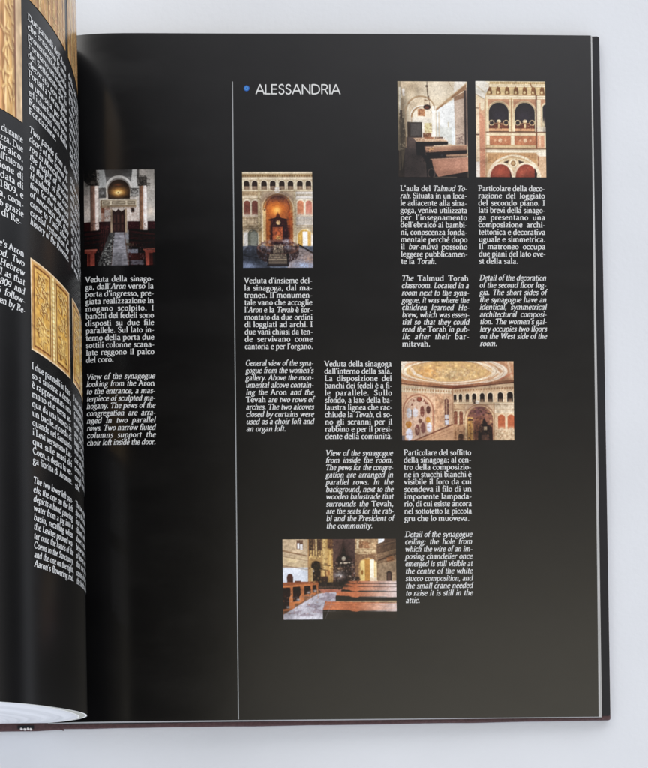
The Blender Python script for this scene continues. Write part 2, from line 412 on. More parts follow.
RAW = {
 'a': (47, "c 8,38 18,45 30,43 33,33 | l 33,36 33,7 | c 33,8 37,2 44,3 | c 33,26 18,24 9,15 11,5 20,1 33,10"),
 'b': (51, "l 11,3 11,72 | l 3,69 11,71 | " + bowl),
 'c': (42, "c 37,38 28,45 16,43 7,31 7,19 12,6 22,1 31,2 39,8"),
 'd': (53, dbowl + " | l 41,72 41,2 | l 33,70 41,71 | l 41,2 49,3"),
 'e': (44, "l 8,26 37,26 | c 37,27 34,40 25,45 14,41 7,30 7,18 12,6 22,1 31,2 39,8"),
 'f': (30, "c 35,68 27,73 19,69 15,58 | l 15,60 15,1 | l 4,43 29,43 | b 15 2 19"),
 'g': (47, "o 21,31 13,13 | c 13,19 9,12 15,7 30,5 40,-2 39,-14 28,-21 14,-21 5,-14 8,-5 15,2 | l 30,42 43,45"),
 'h': (54, "l 11,1 11,72 | l 3,69 11,71 | c 11,33 20,43 31,45 39,38 40,26 | l 40,30 40,1 | b 11 2 19 | b 40 2 19"),
 'i': (26, "l 13,1 13,45 | l 5,42 13,44 | b 13 2 19 | d 13 63 5.8"),
 'j': (26, "c 15,45 15,0 12,-18 3,-20 | l 6,42 14,44 | d 14 63 5.8"),
 'k': (50, "l 11,1 11,72 | l 3,69 11,71 | l 11,20 36,43 | l 20,27 41,2 | b 11 2 19 | b 38 44 15 | b 42 2 14"),
 'l': (26, "l 13,1 13,72 | l 5,69 13,71 | b 13 2 19"),
 'm': (81, "l 11,1 11,45 | l 3,42 11,44 | c 11,33 20,43 30,45 37,38 38.5,26 | l 38.5,30 38.5,1 | c 39,33 48,43 58,45 65,38 66.5,26 | l 66.5,30 66.5,1 | b 11 2 18 | b 38 2 17 | b 67 2 18"),
 'n': (54, "l 11,1 11,45 | l 3,42 11,44 | c 11,33 20,43 31,45 39,38 40,26 | l 40,30 40,1 | b 11 2 19 | b 40 2 19"),
 'o': (49, "o 24.5,23 17.5,21.5"),
 'p': (52, "l 11,-22 11,45 | l 3,42 11,44 | " + bowl + " | b 11 -22 20"),
 'q': (53, dbowl + " | l 41,44 41,-22 | b 41 -22 19"),
 'r': (37, "l 11,1 11,45 | l 3,42 11,44 | c 11,31 18,41 26,45 34,41 | b 11 2 19"),
 's': (38, "c 32,37 25,44 15,44 9,37 13,28 25,22 32,14 28,3 17,1 6,7"),
 't': (31, "c 14,58 14,30 14,9 19,2 29,5 | l 3,43 28,43"),
 'u': (54, "l 11,44 11,14 | c 11,16 15,4 24,2 33,6 41,14 | l 41,45 41,2 | l 3,43 11,44 | l 33,43 41,44 | l 41,3 49,3"),
 'v': (47, "l 7,43 24,2 | l 24,2 41,43 | b 7 43 16 | b 41 43 14"),
 'w': (72, "l 7,43 22,2 | l 22,2 36,43 | l 36,43 51,2 | l 51,2 65,43 | b 7 43 16 | b 65 43 14"),
 'x': (47, "l 8,43 40,2 | l 40,43 7,2 | b 8 43 15 | b 40 43 13 | b 7 2 13 | b 40 2 15"),
 'y': (47, "l 7,43 24,4 | l 41,43 22,-8 | c 22,-8 16,-20 5,-19 | b 7 43 16 | b 41 43 14"),
 'z': (44, "l 7,42 37,42 | l 36,42 8,3 | l 7,3 39,3"),
 'A': (68, "l 33,69 58,2 | l 33,69 9,2 | l 18,24 48,24 | b 9 2 18 | b 58 2 20"),
 'B': (60, "l 16,2 16,68 | b 10 67 20 | b 10 2 20 | c 16,67 38,67 46,56 40,41 18,37 | c 20,37 46,36 52,20 42,4 16,2"),
 'C': (66, "c 58,56 48,67 32,68 14,58 7,36 13,14 30,2 48,3 60,13"),
 'D': (74, "l 16,2 16,68 | b 12 67 24 | b 12 2 24 | c 16,67 42,66 62,54 65,34 58,12 40,3 16,2"),
 'E': (56, "l 16,2 16,68 | l 7,67 48,67 | l 7,3 50,3 | l 16,36 40,36 | l 48,67 48,58 | l 50,3 50,12"),
 'F': (54, "l 16,2 16,68 | l 7,67 47,67 | l 16,36 40,36 | b 16 2 22 | l 47,67 47,57"),
 'G': (72, "c 60,57 48,67 32,68 14,58 7,36 13,14 30,2 46,3 60,10 | l 60,10 60,30 | b 58 31 20"),
 'H': (76, "l 16,2 16,68 | l 60,2 60,68 | l 16,36 60,36 | b 16 2 22 | b 16 67 22 | b 60 2 22 | b 60 67 22"),
 'I': (32, "l 16,2 16,68 | b 16 2 22 | b 16 67 22"),
 'L': (54, "l 16,2 16,68 | b 16 67 22 | l 7,3 50,3 | l 50,3 50,14"),
 'M': (88, "l 14,2 18,68 | l 18,68 44,6 | l 44,6 70,68 | l 70,68 74,2 | b 12 2 18 | b 74 2 22"),
 'N': (78, "l 14,2 14,68 | l 14,68 62,3 | l 62,3 62,68 | b 14 2 20 | b 62 67 20"),
 'O': (76, "o 38,34.5 30,33"), 'K': (68, "l 16,2 16,68 | b 16 67 22 | b 16 2 22 | l 18,32 54,67 | l 28,42 60,2"),
 'P': (58, "l 16,2 16,68 | b 10 67 20 | b 16 2 22 | c 16,67 40,67 51,54 44,36 18,31"),
 'R': (64, "l 16,2 16,68 | b 10 67 20 | b 16 2 22 | c 16,67 40,67 48,54 42,39 18,36 | l 30,36 58,3"),
 'S': (50, "c 41,56 33,67 20,67 10,56 16,42 34,32 43,19 34,4 20,2 7,14"),
 'T': (62, "l 31,2 31,68 | l 6,67 56,67 | b 31 2 22 | l 6,67 5,56 | l 56,67 57,56"),
 'U': (74, "l 14,67 14,22 | c 14,24 20,5 36,2 52,6 60,24 | l 60,67 60,22 | b 14 67 22 | b 60 67 18"),
 'V': (68, "l 9,67 34,3 | l 34,3 59,67 | b 9 67 20 | b 59 67 16"),
 'W': (98, "l 9,67 30,3 | l 30,3 49,67 | l 49,67 70,3 | l 70,3 90,67 | b 9 67 18 | b 90 67 16"),
 'Z': (60, "l 8,66 50,66 | l 50,66 8,3 | l 7,3 53,3"),
 '0': (50, "o 25,34 18,33"), '1': (50, "l 26,2 26,68 | l 14,60 26,67 | b 26 2 24"),
 '6': (50, "o 26,22 17,20 | c 9,24 12,46 24,62 38,68"), '8': (50, "o 25,51 14,16 | o 25,18 17,17"),
 '9': (50, "o 24,46 17,20 | c 41,44 38,22 26,8 12,2"),
 '.': (24, "d 12 5.5 5.8"), ',': (24, "d 12 5.5 5.6 | l 15,4 9,-10"), ';': (26, "d 13 38 5.6 | d 13 5.5 5.6 | l 16,4 10,-10"), ':': (26, "d 13 38 5.6 | d 13 5.5 5.6"),
 '-': (32, "b 16 22 22"), "'": (22, "l 12,72 9,52"),
}
RAW['è'] = (44, RAW['e'][1] + " | l 13,67 27,54"); RAW['é'] = (44, RAW['e'][1] + " | l 32,67 19,54")
RAW['à'] = (47, RAW['a'][1] + " | l 13,67 27,54")
GL = {k: (a, parse(s)) for k, (a, s) in RAW.items()}
SPACE = 25.0
def line_polys(text, size, width, justify, italic0):
    """text may switch style with '*'; returns list of polygons (2 x n strips) in units, and used width"""
    it = italic0; seq = []
    for ch in text:
        if ch == '*': it = not it; continue
        seq.append((ch, it))
    sc = size / 100.0
    def adv(c, i): return (SPACE if c == ' ' else GL[c][0] * (0.90 if i else 1.0)) * sc
    nat = sum(adv(c, i) for c, i in seq); nsp = sum(c == ' ' for c, _ in seq); nch = len(seq)
    xs, sp, ls = 1.0, 0.0, 0.0
    if justify:
        ex = width - nat
        if ex >= 0 and nsp:
            sp = min(ex, nsp * 0.24 * size) / nsp; rest = ex - sp * nsp
            ls = rest / max(1, nch - 1)
        elif ex >= 0: ls = ex / max(1, nch - 1)
        else: xs = width / nat
    elif nat > width: xs = width / nat
    x = 0.0; polys = []
    for c, i in seq:
        if c == ' ': x += (SPACE * sc + sp) * xs if xs < 1 else SPACE * sc + sp + ls; continue
        a, st = GL[c]
        for k, q in enumerate(st):
            q = q * sc
            qx = q[:, 0] * (0.90 if i else 1.0) + (0.20 * (q[:, 1]) if i else 0)
            polys.append((np.stack([x + qx * xs, q[:, 1]], 1), k))
        x += adv(c, i) * xs + (ls if xs == 1.0 else 0)
    return polys
def text_block(lines, size, pos, mapper, width, parent, italic, name="text_block", label=None, jl=None, h0=.12, material=None):
    """pos(k) -> (s, v) of the baseline start of line k in page units; mapper(s, v, h)"""
    Vs, Fs, base = [], [], 0
    for k, t in enumerate(lines):
        s0, v0 = pos(k)
        for q, z in line_polys(t, size, width, k < len(lines) - 1 if jl is None else jl[k], italic):
            n = len(q) // 2
            Vs.append(mapper(s0 + q[:, 0], v0 - q[:, 1], h0 + .012 * z))
            i = np.arange(n - 1)
            Fs.append(np.stack([i, i + n, i + n + 1, i + 1], 1) + base); base += 2 * n
    o = mesh(name, np.concatenate(Vs), np.concatenate(Fs), material or m_text, parent)
    if label: o['label'] = label
    return o

XH = 0.22          # centre of the x-height above the baseline, in ems
def right_block(lines, x0, x1, y0, pitch, italic, size=7.85):
    u0, v0 = img2page(x0, y0); u1, _ = img2page(x1, y0)
    ue, ve = img2page(x0 + TH * pitch * (len(lines) - 1), y0 + pitch * (len(lines) - 1))
    n = max(1, len(lines) - 1)
    return text_block(lines, size, lambda k: (u0, v0 + (ve - v0) * k / n + XH * size), Pr, u1 - u0, rpage, italic)

B = right_block
B(["Veduta della sinago-", "ga, dall'*Aron* verso la", "porta d'ingresso, pre-", "giata realizzazione in", "mogano scolpito. I", "banchi dei fedeli sono",
   "disposti su due file", "parallele. Sul lato in-", "terno della porta due", "sottili colonne scana-", "late reggono il palco", "del coro."], 85.2, 153.6, 280.8, 7.29, False)
B(["View of the synagogue", "looking from the *Aron*", "to the entrance, a mas-", "terpiece of sculpted ma-", "hogany. The pews of the", "congregation are arra-",
   "nged in two parallel", "rows. Two narrow fluted", "columns support the", "choir loft inside the door."], 86.2, 154.8, 377.9, 7.32, True)
B(["Veduta d'insieme del-", "la sinagoga, dal ma-", "troneo. Il monumen-", "tale vano che accoglie", "l'*Aron* e la *Tevah* è sor-", "montato da due ordini",
   "di loggiati ad archi. I", "due vani chiusi da ten-", "de servivano come", "cantoria e per l'organo."], 244.2, 312.3, 281.4, 7.31, False)
B(["General view of the syna-", "gogue from the women's", "gallery. Above the mon-", "umental alcove contain-", "ing the *Aron* and the", "*Tevah* are two rows of",
   "arches. The two alcoves", "closed by curtains were", "used as a choir loft and", "an organ loft."], 245.5, 313.3, 363.9, 7.30, True)
B(["Veduta della sinagoga", "dall'interno della sala.", "La disposizione dei", "banchi dei fedeli è a fi-", "le parallele. Sullo", "sfondo, a lato della ba-",
   "laustra lignea che rac-", "chiude la *Tevah*, ci so-", "no gli scranni per il", "rabbino e per il presi-", "dente della comunità."], 324.4, 391.7, 364.6, 7.25, False)
B(["View of the synagogue", "from inside the room.", "The pews for the congre-", "gation are arranged in", "parallel rows. In the", "background, next to the", "wooden balustrade that",
   "surrounds the *Tevah*,", "are the seats for the rab-", "bi and the President of", "the community."], 325.4, 392.8, 453.9, 7.29, True)
B(["L'aula del *Talmud To-*", "*rah*. Situata in un loca-", "le adiacente alla sina-", "goga, veniva utilizzata", "per l'insegnamento", "dell'ebraico ai bambi-", "ni, conoscenza fonda-",
   "mentale perché dopo", "il *bar-mizvà* possono", "leggere pubblicamen-", "te la *Torah*."], 400.0, 466.8, 189.4, 7.26, False)
B(["The *Talmud Torah*", "classroom. Located in a", "room next to the syna-", "gogue, it was where the", "children learned He-", "brew, which was essen-", "tial so that they could",
   "read the *Torah* in pub-", "lic after their *bar-*", "*mitzvah.*"], 401.4, 468.5, 278.9, 7.30, True)
B(["Particolare della deco-", "razione del loggiato", "del secondo piano. I", "lati brevi della sinago-", "ga presentano una", "composizione archi-", "tettonica e decorativa",
   "uguale e simmetrica.", "Il matroneo occupa", "due piani del lato ove-", "st della sala."], 478.0, 544.8, 189.4, 7.24, False)
B(["Detail of the decoration", "of the second floor log-", "gia. The short sides of", "the synagogue have an", "identical, symmetrical", "architectural composi-", "tion. The women's gal-",
   "lery occupies two floors", "on the West side of the", "room."], 479.1, 546.0, 278.5, 7.30, True)
B(["Particolare del soffitto", "della sinagoga; al cen-", "tro della composizio-", "ne in stucchi bianchi è", "visibile il foro da cui", "scendeva il filo di un", "imponente lampada-",
   "rio, di cui esiste ancora", "nel sottotetto la piccola", "gru che lo muoveva."], 403.6, 471.1, 453.5, 7.33, False)
B(["Detail of the synagogue", "ceiling; the hole from", "which the wire of an im-", "posing chandelier once", "emerged is still visible at", "the centre of the white", "stucco composition, and",
   "the small crane needed", "to raise it is still in the", "attic."], 404.7, 472.0, 535.4, 7.33, True)

# heading in thin geometric capitals
SANS = {'A': (68, ["l 4,0 34,72", "l 34,72 64,0", "l 15,24 53,24"]), 'L': (44, ["l 7,72 7,0", "l 4,3 40,3"]),
        'E': (52, ["l 7,72 7,0", "l 4,69 45,69", "l 7,37 42,37", "l 4,3 45,3"]),
        'S': (50, ["c 41,56 34,68 23,70 11,63 10,48 22,39 36,32 42,18 34,5 22,2 11,7 6,19"]),
        'N': (70, ["l 8,0 8,72", "l 8,70 62,2", "l 62,0 62,72"]), 'D': (70, ["l 8,0 8,72", "c 6,69 30,69 52,60 61,36 52,12 30,3 6,3"]),
        'R': (56, ["l 8,0 8,72", "c 6,69 30,69 43,64 47,52 42,40 30,35 8,35", "l 30,35 50,0"]), 'I': (20, ["l 10,0 10,72"])}
Vs, Fs, base = [], [], 0
uh, vh = img2page(255.8, 94.2); uh1, _ = img2page(340.5, 94.2)
word = "ALESSANDRIA"; tot = sum(SANS[c][0] for c in word) - 4; k = (uh1 - uh) / tot; ky = 9.9 / 72 * .985; x = -2.0
for c in word:
    for zi, s in enumerate(SANS[c][1]):
        pts = [tuple(map(float, q.split(','))) for q in s[1:].split()]
        q = stroke(catmull(pts, 6) if s[0] == 'c' else pts, mono=8.6); n = len(q) // 2
        Vs.append(Pr(uh + (x + q[:, 0]) * k, vh - q[:, 1] * ky, .12 + .012 * zi)); i = np.arange(n - 1)
        Fs.append(np.stack([i, i + n, i + n + 1, i + 1], 1) + base); base += 2 * n
    x += SANS[c][0]
hd = mesh("heading", np.concatenate(Vs), np.concatenate(Fs), m_text, rpage); hd['label'] = "ALESSANDRIA in thin white capitals"
# blue bullet with a pale centre ring
V, F, mi = [], [], []
ub, vb = img2page(246.7, 88.3)
def disc(r0, r1, h, m):
    b = len(V)
    for a in np.linspace(0, 2 * math.pi, 24, endpoint=False):
        for r in (r0, r1): V.append(Pr(ub + r * math.cos(a), vb + r * math.sin(a), h))
    for i in range(24):
        j = (i + 1) % 24; F.append((b + 2 * i, b + 2 * j, b + 2 * j + 1, b + 2 * i + 1)[::-1]); mi.append(m)
disc(0.05, 2.9, .12, 0); disc(0.9, 1.9, .15, 1)
bl = mesh("bullet_dot", V, F, [m_blue, m_bluel], rpage, midx=mi); bl['label'] = "small blue bullet before the heading"
# vertical rule
V = []; F = []
ys = np.linspace(81.5, 721.0, 60)
u0, v0 = img2page(232.6, 81.5); u1, v1 = img2page(238.6, 720.5)
for t in np.linspace(0, 1, 80):
    for d in (-.5, .5): V.append(Pr(u0 + (u1 - u0) * t + d, v0 + (min(v1, -.8) - v0) * t, .12))
for i in range(79): F.append((2 * i, 2 * i + 1, 2 * i + 3, 2 * i + 2)[::-1])
mesh("dividing_line", V, F, m_grey, rpage)

# ------------------------------------------------------------------ PRINTED PHOTOGRAPHS: tiny pictures painted in numpy, stored on a fine mesh
class Pic:
    def __init__(s, x0, y0, x1, y1, nx, ny, bgc):
        s.n = (nx, ny); s.k = 2
        xs = x0 + (np.arange(nx * 2) + .5) / (nx * 2) * (x1 - x0); ys = y0 + (np.arange(ny * 2) + .5) / (ny * 2) * (y1 - y0)
        s.X, s.Y = np.meshgrid(xs, ys, indexing='ij'); s.b = (x0, y0, x1, y1)
        s.c = np.zeros(s.X.shape + (3,)); s.c[:] = bgc
    def put(s, m, col, a=1.0):
        m = (m * a)[..., None]; s.c = s.c * (1 - m) + np.asarray(col, float) * m
    def rect(s, a, b, c, d, col, al=1.0, col2=None):
        m = ((s.X >= a) & (s.X < c) & (s.Y >= b) & (s.Y < d)).astype(float)
        if col2 is not None:
            t = np.clip((s.Y - b) / (d - b), 0, 1)[..., None]; col = np.asarray(col, float) * (1 - t) + np.asarray(col2, float) * t
        s.put(m, col, al)
    def ell(s, cx, cy, rx, ry, col, al=1.0): s.put((((s.X - cx) / rx) ** 2 + ((s.Y - cy) / ry) ** 2 < 1).astype(float), col, al)
    def ring(s, cx, cy, rx, ry, w, col, al=1.0, top=None):
        q = ((s.X - cx) / rx) ** 2 + ((s.Y - cy) / ry) ** 2; q2 = ((s.X - cx) / (rx - w)) ** 2 + ((s.Y - cy) / (ry - w)) ** 2
        m = ((q < 1) & (q2 >= 1))
        if top is not None: m &= s.Y < top
        s.put(m.astype(float), col, al)
    def glow(s, cx, cy, rx, ry, col, al=1.0): s.put(np.exp(-(((s.X - cx) / rx) ** 2 + ((s.Y - cy) / ry) ** 2)), col, al)
    def poly(s, pts, col, al=1.0):
        P = np.array(pts, float); ins = np.zeros(s.X.shape, bool)
        for i in range(len(P)):
            (xa, ya), (xb, yb) = P[i], P[(i + 1) % len(P)]
            if ya == yb: continue
            ins ^= ((ya > s.Y) != (yb > s.Y)) & (s.X < (xb - xa) * (s.Y - ya) / (yb - ya) + xa)
        s.put(ins.astype(float), col, al)
    def line(s, x0, y0, x1, y1, w, col, al=1.0):
        dx, dy = x1 - x0, y1 - y0; l2 = dx * dx + dy * dy
        t = np.clip(((s.X - x0) * dx + (s.Y - y0) * dy) / l2, 0, 1)
        s.put((np.hypot(s.X - x0 - t * dx, s.Y - y0 - t * dy) < w / 2).astype(float), col, al)
    def arch(s, cx, top, w, bot, col, al=1.0, asp=1.0):
        r = w / 2; h = r * asp
        m = ((np.abs(s.X - cx) < r) & (s.Y >= top + h) & (s.Y < bot)) | (((((s.X - cx) / r) ** 2 + ((s.Y - top - h) / h) ** 2) < 1) & (s.Y < top + h + 1))
        s.put(m.astype(float), col, al)
    def noise(s, amp, sx=8, sy=8, box=None):
        x0, y0, x1, y1 = s.b
        nx, ny = int((x1 - x0) / sx) + 3, int((y1 - y0) / sy) + 3
        g = rng.normal(0, 1, (nx, ny))
        fx, fy = (s.X - x0) / sx, (s.Y - y0) / sy; i, j = fx.astype(int), fy.astype(int); fx -= i; fy -= j
        v = (g[i, j] * (1 - fx) + g[i + 1, j] * fx) * (1 - fy) + (g[i, j + 1] * (1 - fx) + g[i + 1, j + 1] * fx) * fy
        if box is not None: v = v * ((s.X >= box[0]) & (s.X < box[2]) & (s.Y >= box[1]) & (s.Y < box[3]))
        s.c = s.c * (1 + (amp * v)[..., None])
    def shade(s, cx, cy, rx, ry, f): s.c = s.c * (1 + (f - 1) * np.exp(-(((s.X - cx) / rx) ** 2 + ((s.Y - cy) / ry) ** 2)))[..., None]
    def speck(s, box, n, cols, r=3.0, al=.7):
        x0, y0, x1, y1 = box; q = s.b; r = .72 * r * (q[2] - q[0]) / 490.0; al *= .62; n = int(n * 1.3)
        for i in range(n):
            x, y = rng.uniform(x0, x1), rng.uniform(y0, y1); a, b = r * rng.uniform(.6, 1.8), r * rng.uniform(.6, 1.8)
            nx, ny = s.X.shape; fx, fy = nx / (q[2] - q[0]), ny / (q[3] - q[1])
            i0, i1 = max(0, round((x - a - q[0]) * fx)), max(0, round((x + a - q[0]) * fx)); j0, j1 = max(0, round((y - b - q[1]) * fy)), max(0, round((y + b - q[1]) * fy))
            s.c[i0:i1, j0:j1] = s.c[i0:i1, j0:j1] * (1 - al) + np.asarray(cols[i % len(cols)], float) * al
    def ticks(s, x0, x1, y0, y1, step, col, wd=.35, al=.7, sl=0.0):
        t = ((s.X - x0) / step) % 1.0; yy = s.Y - sl * (s.X - x0)
        s.put(((s.X >= x0) & (s.X < x1) & (yy >= y0) & (yy < y1) & (t < wd)).astype(float), col, al)
    def bands(s, x0, x1, ys, wd, col, al=.7, sl=0.0):
        for y in ys:
            yy = s.Y - sl * (s.X - x0); s.put(((s.X >= x0) & (s.X < x1) & (yy >= y) & (yy < y + wd)).astype(float), col, al)
    def round_(s, x0, x1, y0, y1, lit=.55):   # turned column
        t = (s.X - x0) / (x1 - x0); f = 0.62 + 0.5 * np.exp(-((t - lit) / .3) ** 2)
        m = (s.X >= x0) & (s.X < x1) & (s.Y >= y0) & (s.Y < y1); s.c = np.where(m[..., None], s.c * f[..., None], s.c)
    def done(s, gain=.97):
        s.noise(.045, 3.2, 3.2); s.noise(.05, 34, 40)
        c = np.clip(s.c, 0, 255); g = c.mean(-1, keepdims=True); c = g + (c - g) * .88; t = c / 255; c = 255 * (t + .5 * t * (1 - t) * (2 * t - 1))
        # light optical softness of a small halftone print
        for ax_ in (0, 1):
            p = np.concatenate([np.take(c, [0], ax_), c, np.take(c, [-1], ax_)], ax_)
            n = c.shape[ax_]
            c = .25 * np.take(p, range(0, n), ax_) + .5 * np.take(p, range(1, n + 1), ax_) + .25 * np.take(p, range(2, n + 2), ax_)
        c = lin(np.clip(c, 0, 255)); nx, ny = s.n
        c = c.reshape(nx, 2, ny, 2, 3).mean((1, 3))
        return np.clip(c * gain - .004, .002, .9)
def place_photo(pic, fn, parent, label, flip):
    c = pic.done(); nx, ny = pic.n
    a, b = np.meshgrid(np.linspace(0, 1, nx), np.linspace(0, 1, ny), indexing='ij')
    o = mesh("printed_photograph", fn(a.ravel(), b.ravel()), grid_faces(nx, ny, flip), m_photo, parent, True, col=c.reshape(-1, 3))
    o['label'] = label
def right_photo(pic, x0, y0, x1, y1, label):
    ul, vt = img2page(x0, y0); ur, _ = img2page(x1, y0); _, vb_ = img2page(x0, y1)
    place_photo(pic, lambda a, b: Pr(ul + (ur - ul) * a, vt + (vb_ - vt) * b, .1), rpage, label, True)

# --- 1: nave towards the entrance with two columns
p = Pic(60, 78, 552, 746, 170, 232, (120, 118, 116))
p.rect(60, 78, 552, 440, (165, 158, 150)); p.rect(60, 250, 552, 440, (188, 178, 168))
p.rect(180, 78, 430, 200, (110, 108, 106)); p.rect(200, 78, 400, 130, (86, 85, 84)); p.poly([(150, 78), (205, 78), (225, 210), (170, 250)], (165, 165, 162))
p.poly([(400, 78), (440, 78), (440, 240), (385, 200)], (185, 183, 178))
p.ell(305, 215, 95, 95, (186, 182, 176)); p.ell(305, 220, 82, 84, (120, 116, 112)); p.arch(305, 148, 152, 286, (44, 33, 28))
p.glow(303, 235, 55, 32, (205, 150, 80)); p.glow(302, 240, 22, 12, (250, 215, 150)); p.glow(300, 185, 28, 8, (120, 70, 45), .7); p.ell(300, 241, 6, 6, (120, 80, 40))
p.rect(165, 205, 215, 275, (88, 86, 84)); p.glow(190, 240, 14, 10, (150, 150, 148)); p.rect(385, 205, 440, 270, (150, 148, 143)); p.ring(412, 232, 24, 18, 7, (70, 68, 66)); p.line(385, 212, 440, 212, 6, (70, 68, 66))
p.rect(175, 284, 425, 338, (186, 172, 148)); p.rect(175, 284, 425, 292, (206, 196, 176)); p.rect(175, 330, 425, 342, (140, 122, 100))
for a, b in ((195, 240), (255, 350), (362, 418)): p.rect(a, 298, b, 322, (110, 98, 84)); p.rect(a + 6, 303, b - 6, 317, (150, 138, 118))
p.rect(178, 290, 186, 335, (110, 80, 60)); p.rect(180, 342, 240, 440, (172, 140, 124)); p.rect(180, 342, 205, 380, (120, 78, 60)); p.rect(205, 360, 250, 440, (196, 182, 172))
p.rect(355, 342, 445, 440, (200, 186, 176)); p.rect(388, 345, 412, 378, (60, 48, 44)); p.noise(.06, 14, 10, (60, 250, 552, 440))
p.rect(245, 350, 360, 515, (160, 140, 118)); p.rect(258, 352, 345, 515, (52, 34, 32)); p.poly([(250, 350), (280, 372), (300, 352), (322, 372), (350, 350)], (196, 184, 172))
for x in (272, 300, 328): p.rect(x - 7, 395, x + 7, 450, (78, 52, 46)); p.rect(x - 7, 462, x + 7, 505, (70, 46, 42))
p.rect(60, 440, 245, 520, (56, 30, 32)); p.rect(365, 440, 552, 500, (58, 30, 34)); p.rect(60, 500, 235, 746, (38, 20, 22)); p.rect(370, 492, 552, 746, (34, 18, 20))
for x in (185, 200, 215, 228): p.line(x, 470, x - 18, 640, 7, (80, 46, 44), .8)
p.poly([(275, 515), (335, 515), (362, 746), (245, 746)], (138, 136, 140)); p.noise(.10, 14, 9, (240, 515, 365, 746)); 
p.poly([(235, 520), (275, 515), (245, 746), (150, 746)], (74, 74, 72))
for _ in range(120):
    y = rng.uniform(530, 745); t = (y - 515) / 231; xa = 262 - 100 * t; x = rng.uniform(xa, 272 - 26 * t)
    p.ell(x, y, 5 + 4 * t, 3 + 3 * t, (150, 150, 146) if rng.random() < .5 else (40, 40, 40), .8)
for (a, b, c_, d, col) in ((340, 530, 370, 560, (130, 130, 134)), (350, 590, 405, 610, (90, 78, 66)), (368, 632, 432, 668, (140, 142, 152)), (380, 710, 470, 742, (96, 92, 98)), (365, 660, 480, 705, (72, 38, 36))): p.rect(a, b, c_, d, col)
for y in (520, 545, 570, 600): p.line(380, y - 12, 552, y + 10, 7, (70, 38, 38), .8); p.line(370, y + 3, 470, y + 8, 6, (20, 14, 14), .8)
for y in (530, 560, 590): p.line(60, y, 190, y - 8, 7, (66, 36, 36), .8)
p.poly([(62, 628), (150, 628), (140, 655), (133, 655), (133, 746), (80, 746), (80, 655), (62, 655)], (150, 78, 66)); p.rect(62, 628, 150, 640, (186, 112, 96)); p.rect(88, 660, 100, 746, (96, 44, 40))
p.poly([(468, 628), (552, 628), (552, 655), (535, 655), (535, 746), (486, 746), (482, 655)], (150, 78, 66)); p.rect(468, 628, 552, 640, (190, 116, 100)); p.rect(510, 660, 535, 746, (70, 32, 30))
p.rect(106, 180, 164, 500, (180, 140, 122)); p.rect(140, 180, 164, 500, (222, 204, 192)); p.noise(.08, 10, 18, (106, 180, 164, 500))
p.poly([(62, 78), (150, 78), (160, 180), (170, 190), (95, 185), (62, 150)], (44, 40, 38)); p.glow(125, 165, 26, 14, (92, 84, 78)); p.rect(152, 78, 168, 150, (190, 186, 180))
p.rect(446, 180, 498, 500, (186, 140, 112)); p.rect(472, 180, 500, 500, (218, 204, 196)); p.noise(.08, 8, 14, (446, 180, 500, 500))
p.poly([(432, 130), (520, 130), (505, 190), (435, 195)], (60, 56, 52)); p.noise(.3, 8, 8, (432, 125, 520, 195)); p.rect(432, 78, 446, 180, (92, 88, 84)); p.rect(498, 80, 552, 440, (172, 166, 158)); p.glow(520, 370, 24, 34, (225, 205, 185), .8)
p.glow(85, 370, 22, 30, (214, 198, 184), .8); p.noise(.06, 6, 6)
p.round_(104, 166, 180, 500, .75); p.round_(444, 502, 180, 500, .75)
p.speck((70, 84, 170, 190), 130, [(30, 28, 27), (96, 90, 84), (44, 40, 38), (120, 114, 106)], 4)
p.speck((430, 120, 522, 196), 90, [(38, 35, 33), (110, 104, 98), (60, 56, 52)], 4)
p.speck((165, 200, 218, 278), 50, [(50, 48, 46), (140, 136, 130), (90, 84, 80)], 4); p.speck((385, 205, 440, 272), 40, [(70, 68, 66), (170, 166, 158), (100, 94, 88)], 4)
for y0, xa, xb in ((505, 62, 200), (505, 380, 552)):
    for k in range(9): p.line(xa, y0 + k * 15, xb, y0 + k * 15 + (12 if xa > 300 else -10), 3.5, (84, 50, 48) if k % 2 else (24, 12, 13), .8)
p.speck((62, 445, 240, 620), 130, [(20, 10, 11), (86, 54, 50), (48, 26, 27)], 3.4); p.speck((370, 445, 552, 640), 160, [(20, 10, 11), (92, 58, 54), (50, 28, 30)], 3.4)
p.speck((360, 600, 480, 744), 90, [(24, 18, 20), (130, 124, 128), (76, 44, 42), (40, 26, 28)], 4.5); p.speck((150, 640, 250, 744), 80, [(34, 32, 32), (150, 146, 142), (86, 82, 80)], 4)
p.line(262, 520, 248, 744, 4, (80, 58, 54), .8); p.line(340, 520, 366, 744, 4, (96, 60, 54), .8)
p.bands(255, 360, range(530, 744, 26), 3, (104, 102, 106), .6); p.bands(178, 425, (290, 327), 4, (96, 78, 60), .7); p.ticks(190, 420, 342, 352, 9, (92, 70, 56))
p.speck((180, 345, 250, 440), 36, [(150, 96, 76), (214, 200, 190), (110, 78, 66)], 4); p.speck((355, 345, 445, 440), 36, [(168, 140, 126), (220, 208, 198), (140, 112, 100)], 4)
p.shade(60, 100, 90, 90, .45); p.shade(552, 90, 70, 120, .75); p.shade(300, 80, 120, 50, .7); p.shade(85, 600, 90, 110, .7); p.shade(500, 610, 110, 110, .7); p.shade(300, 740, 60, 120, .8); p.shade(75, 250, 40, 130, .75); p.shade(230, 400, 60, 60, .8); p.shade(560, 420, 60, 60, 1.1)
right_photo(p, 83.7, 171.2, 154.2, 266.6, "view down an aisle between two pinkish columns and dark pews")

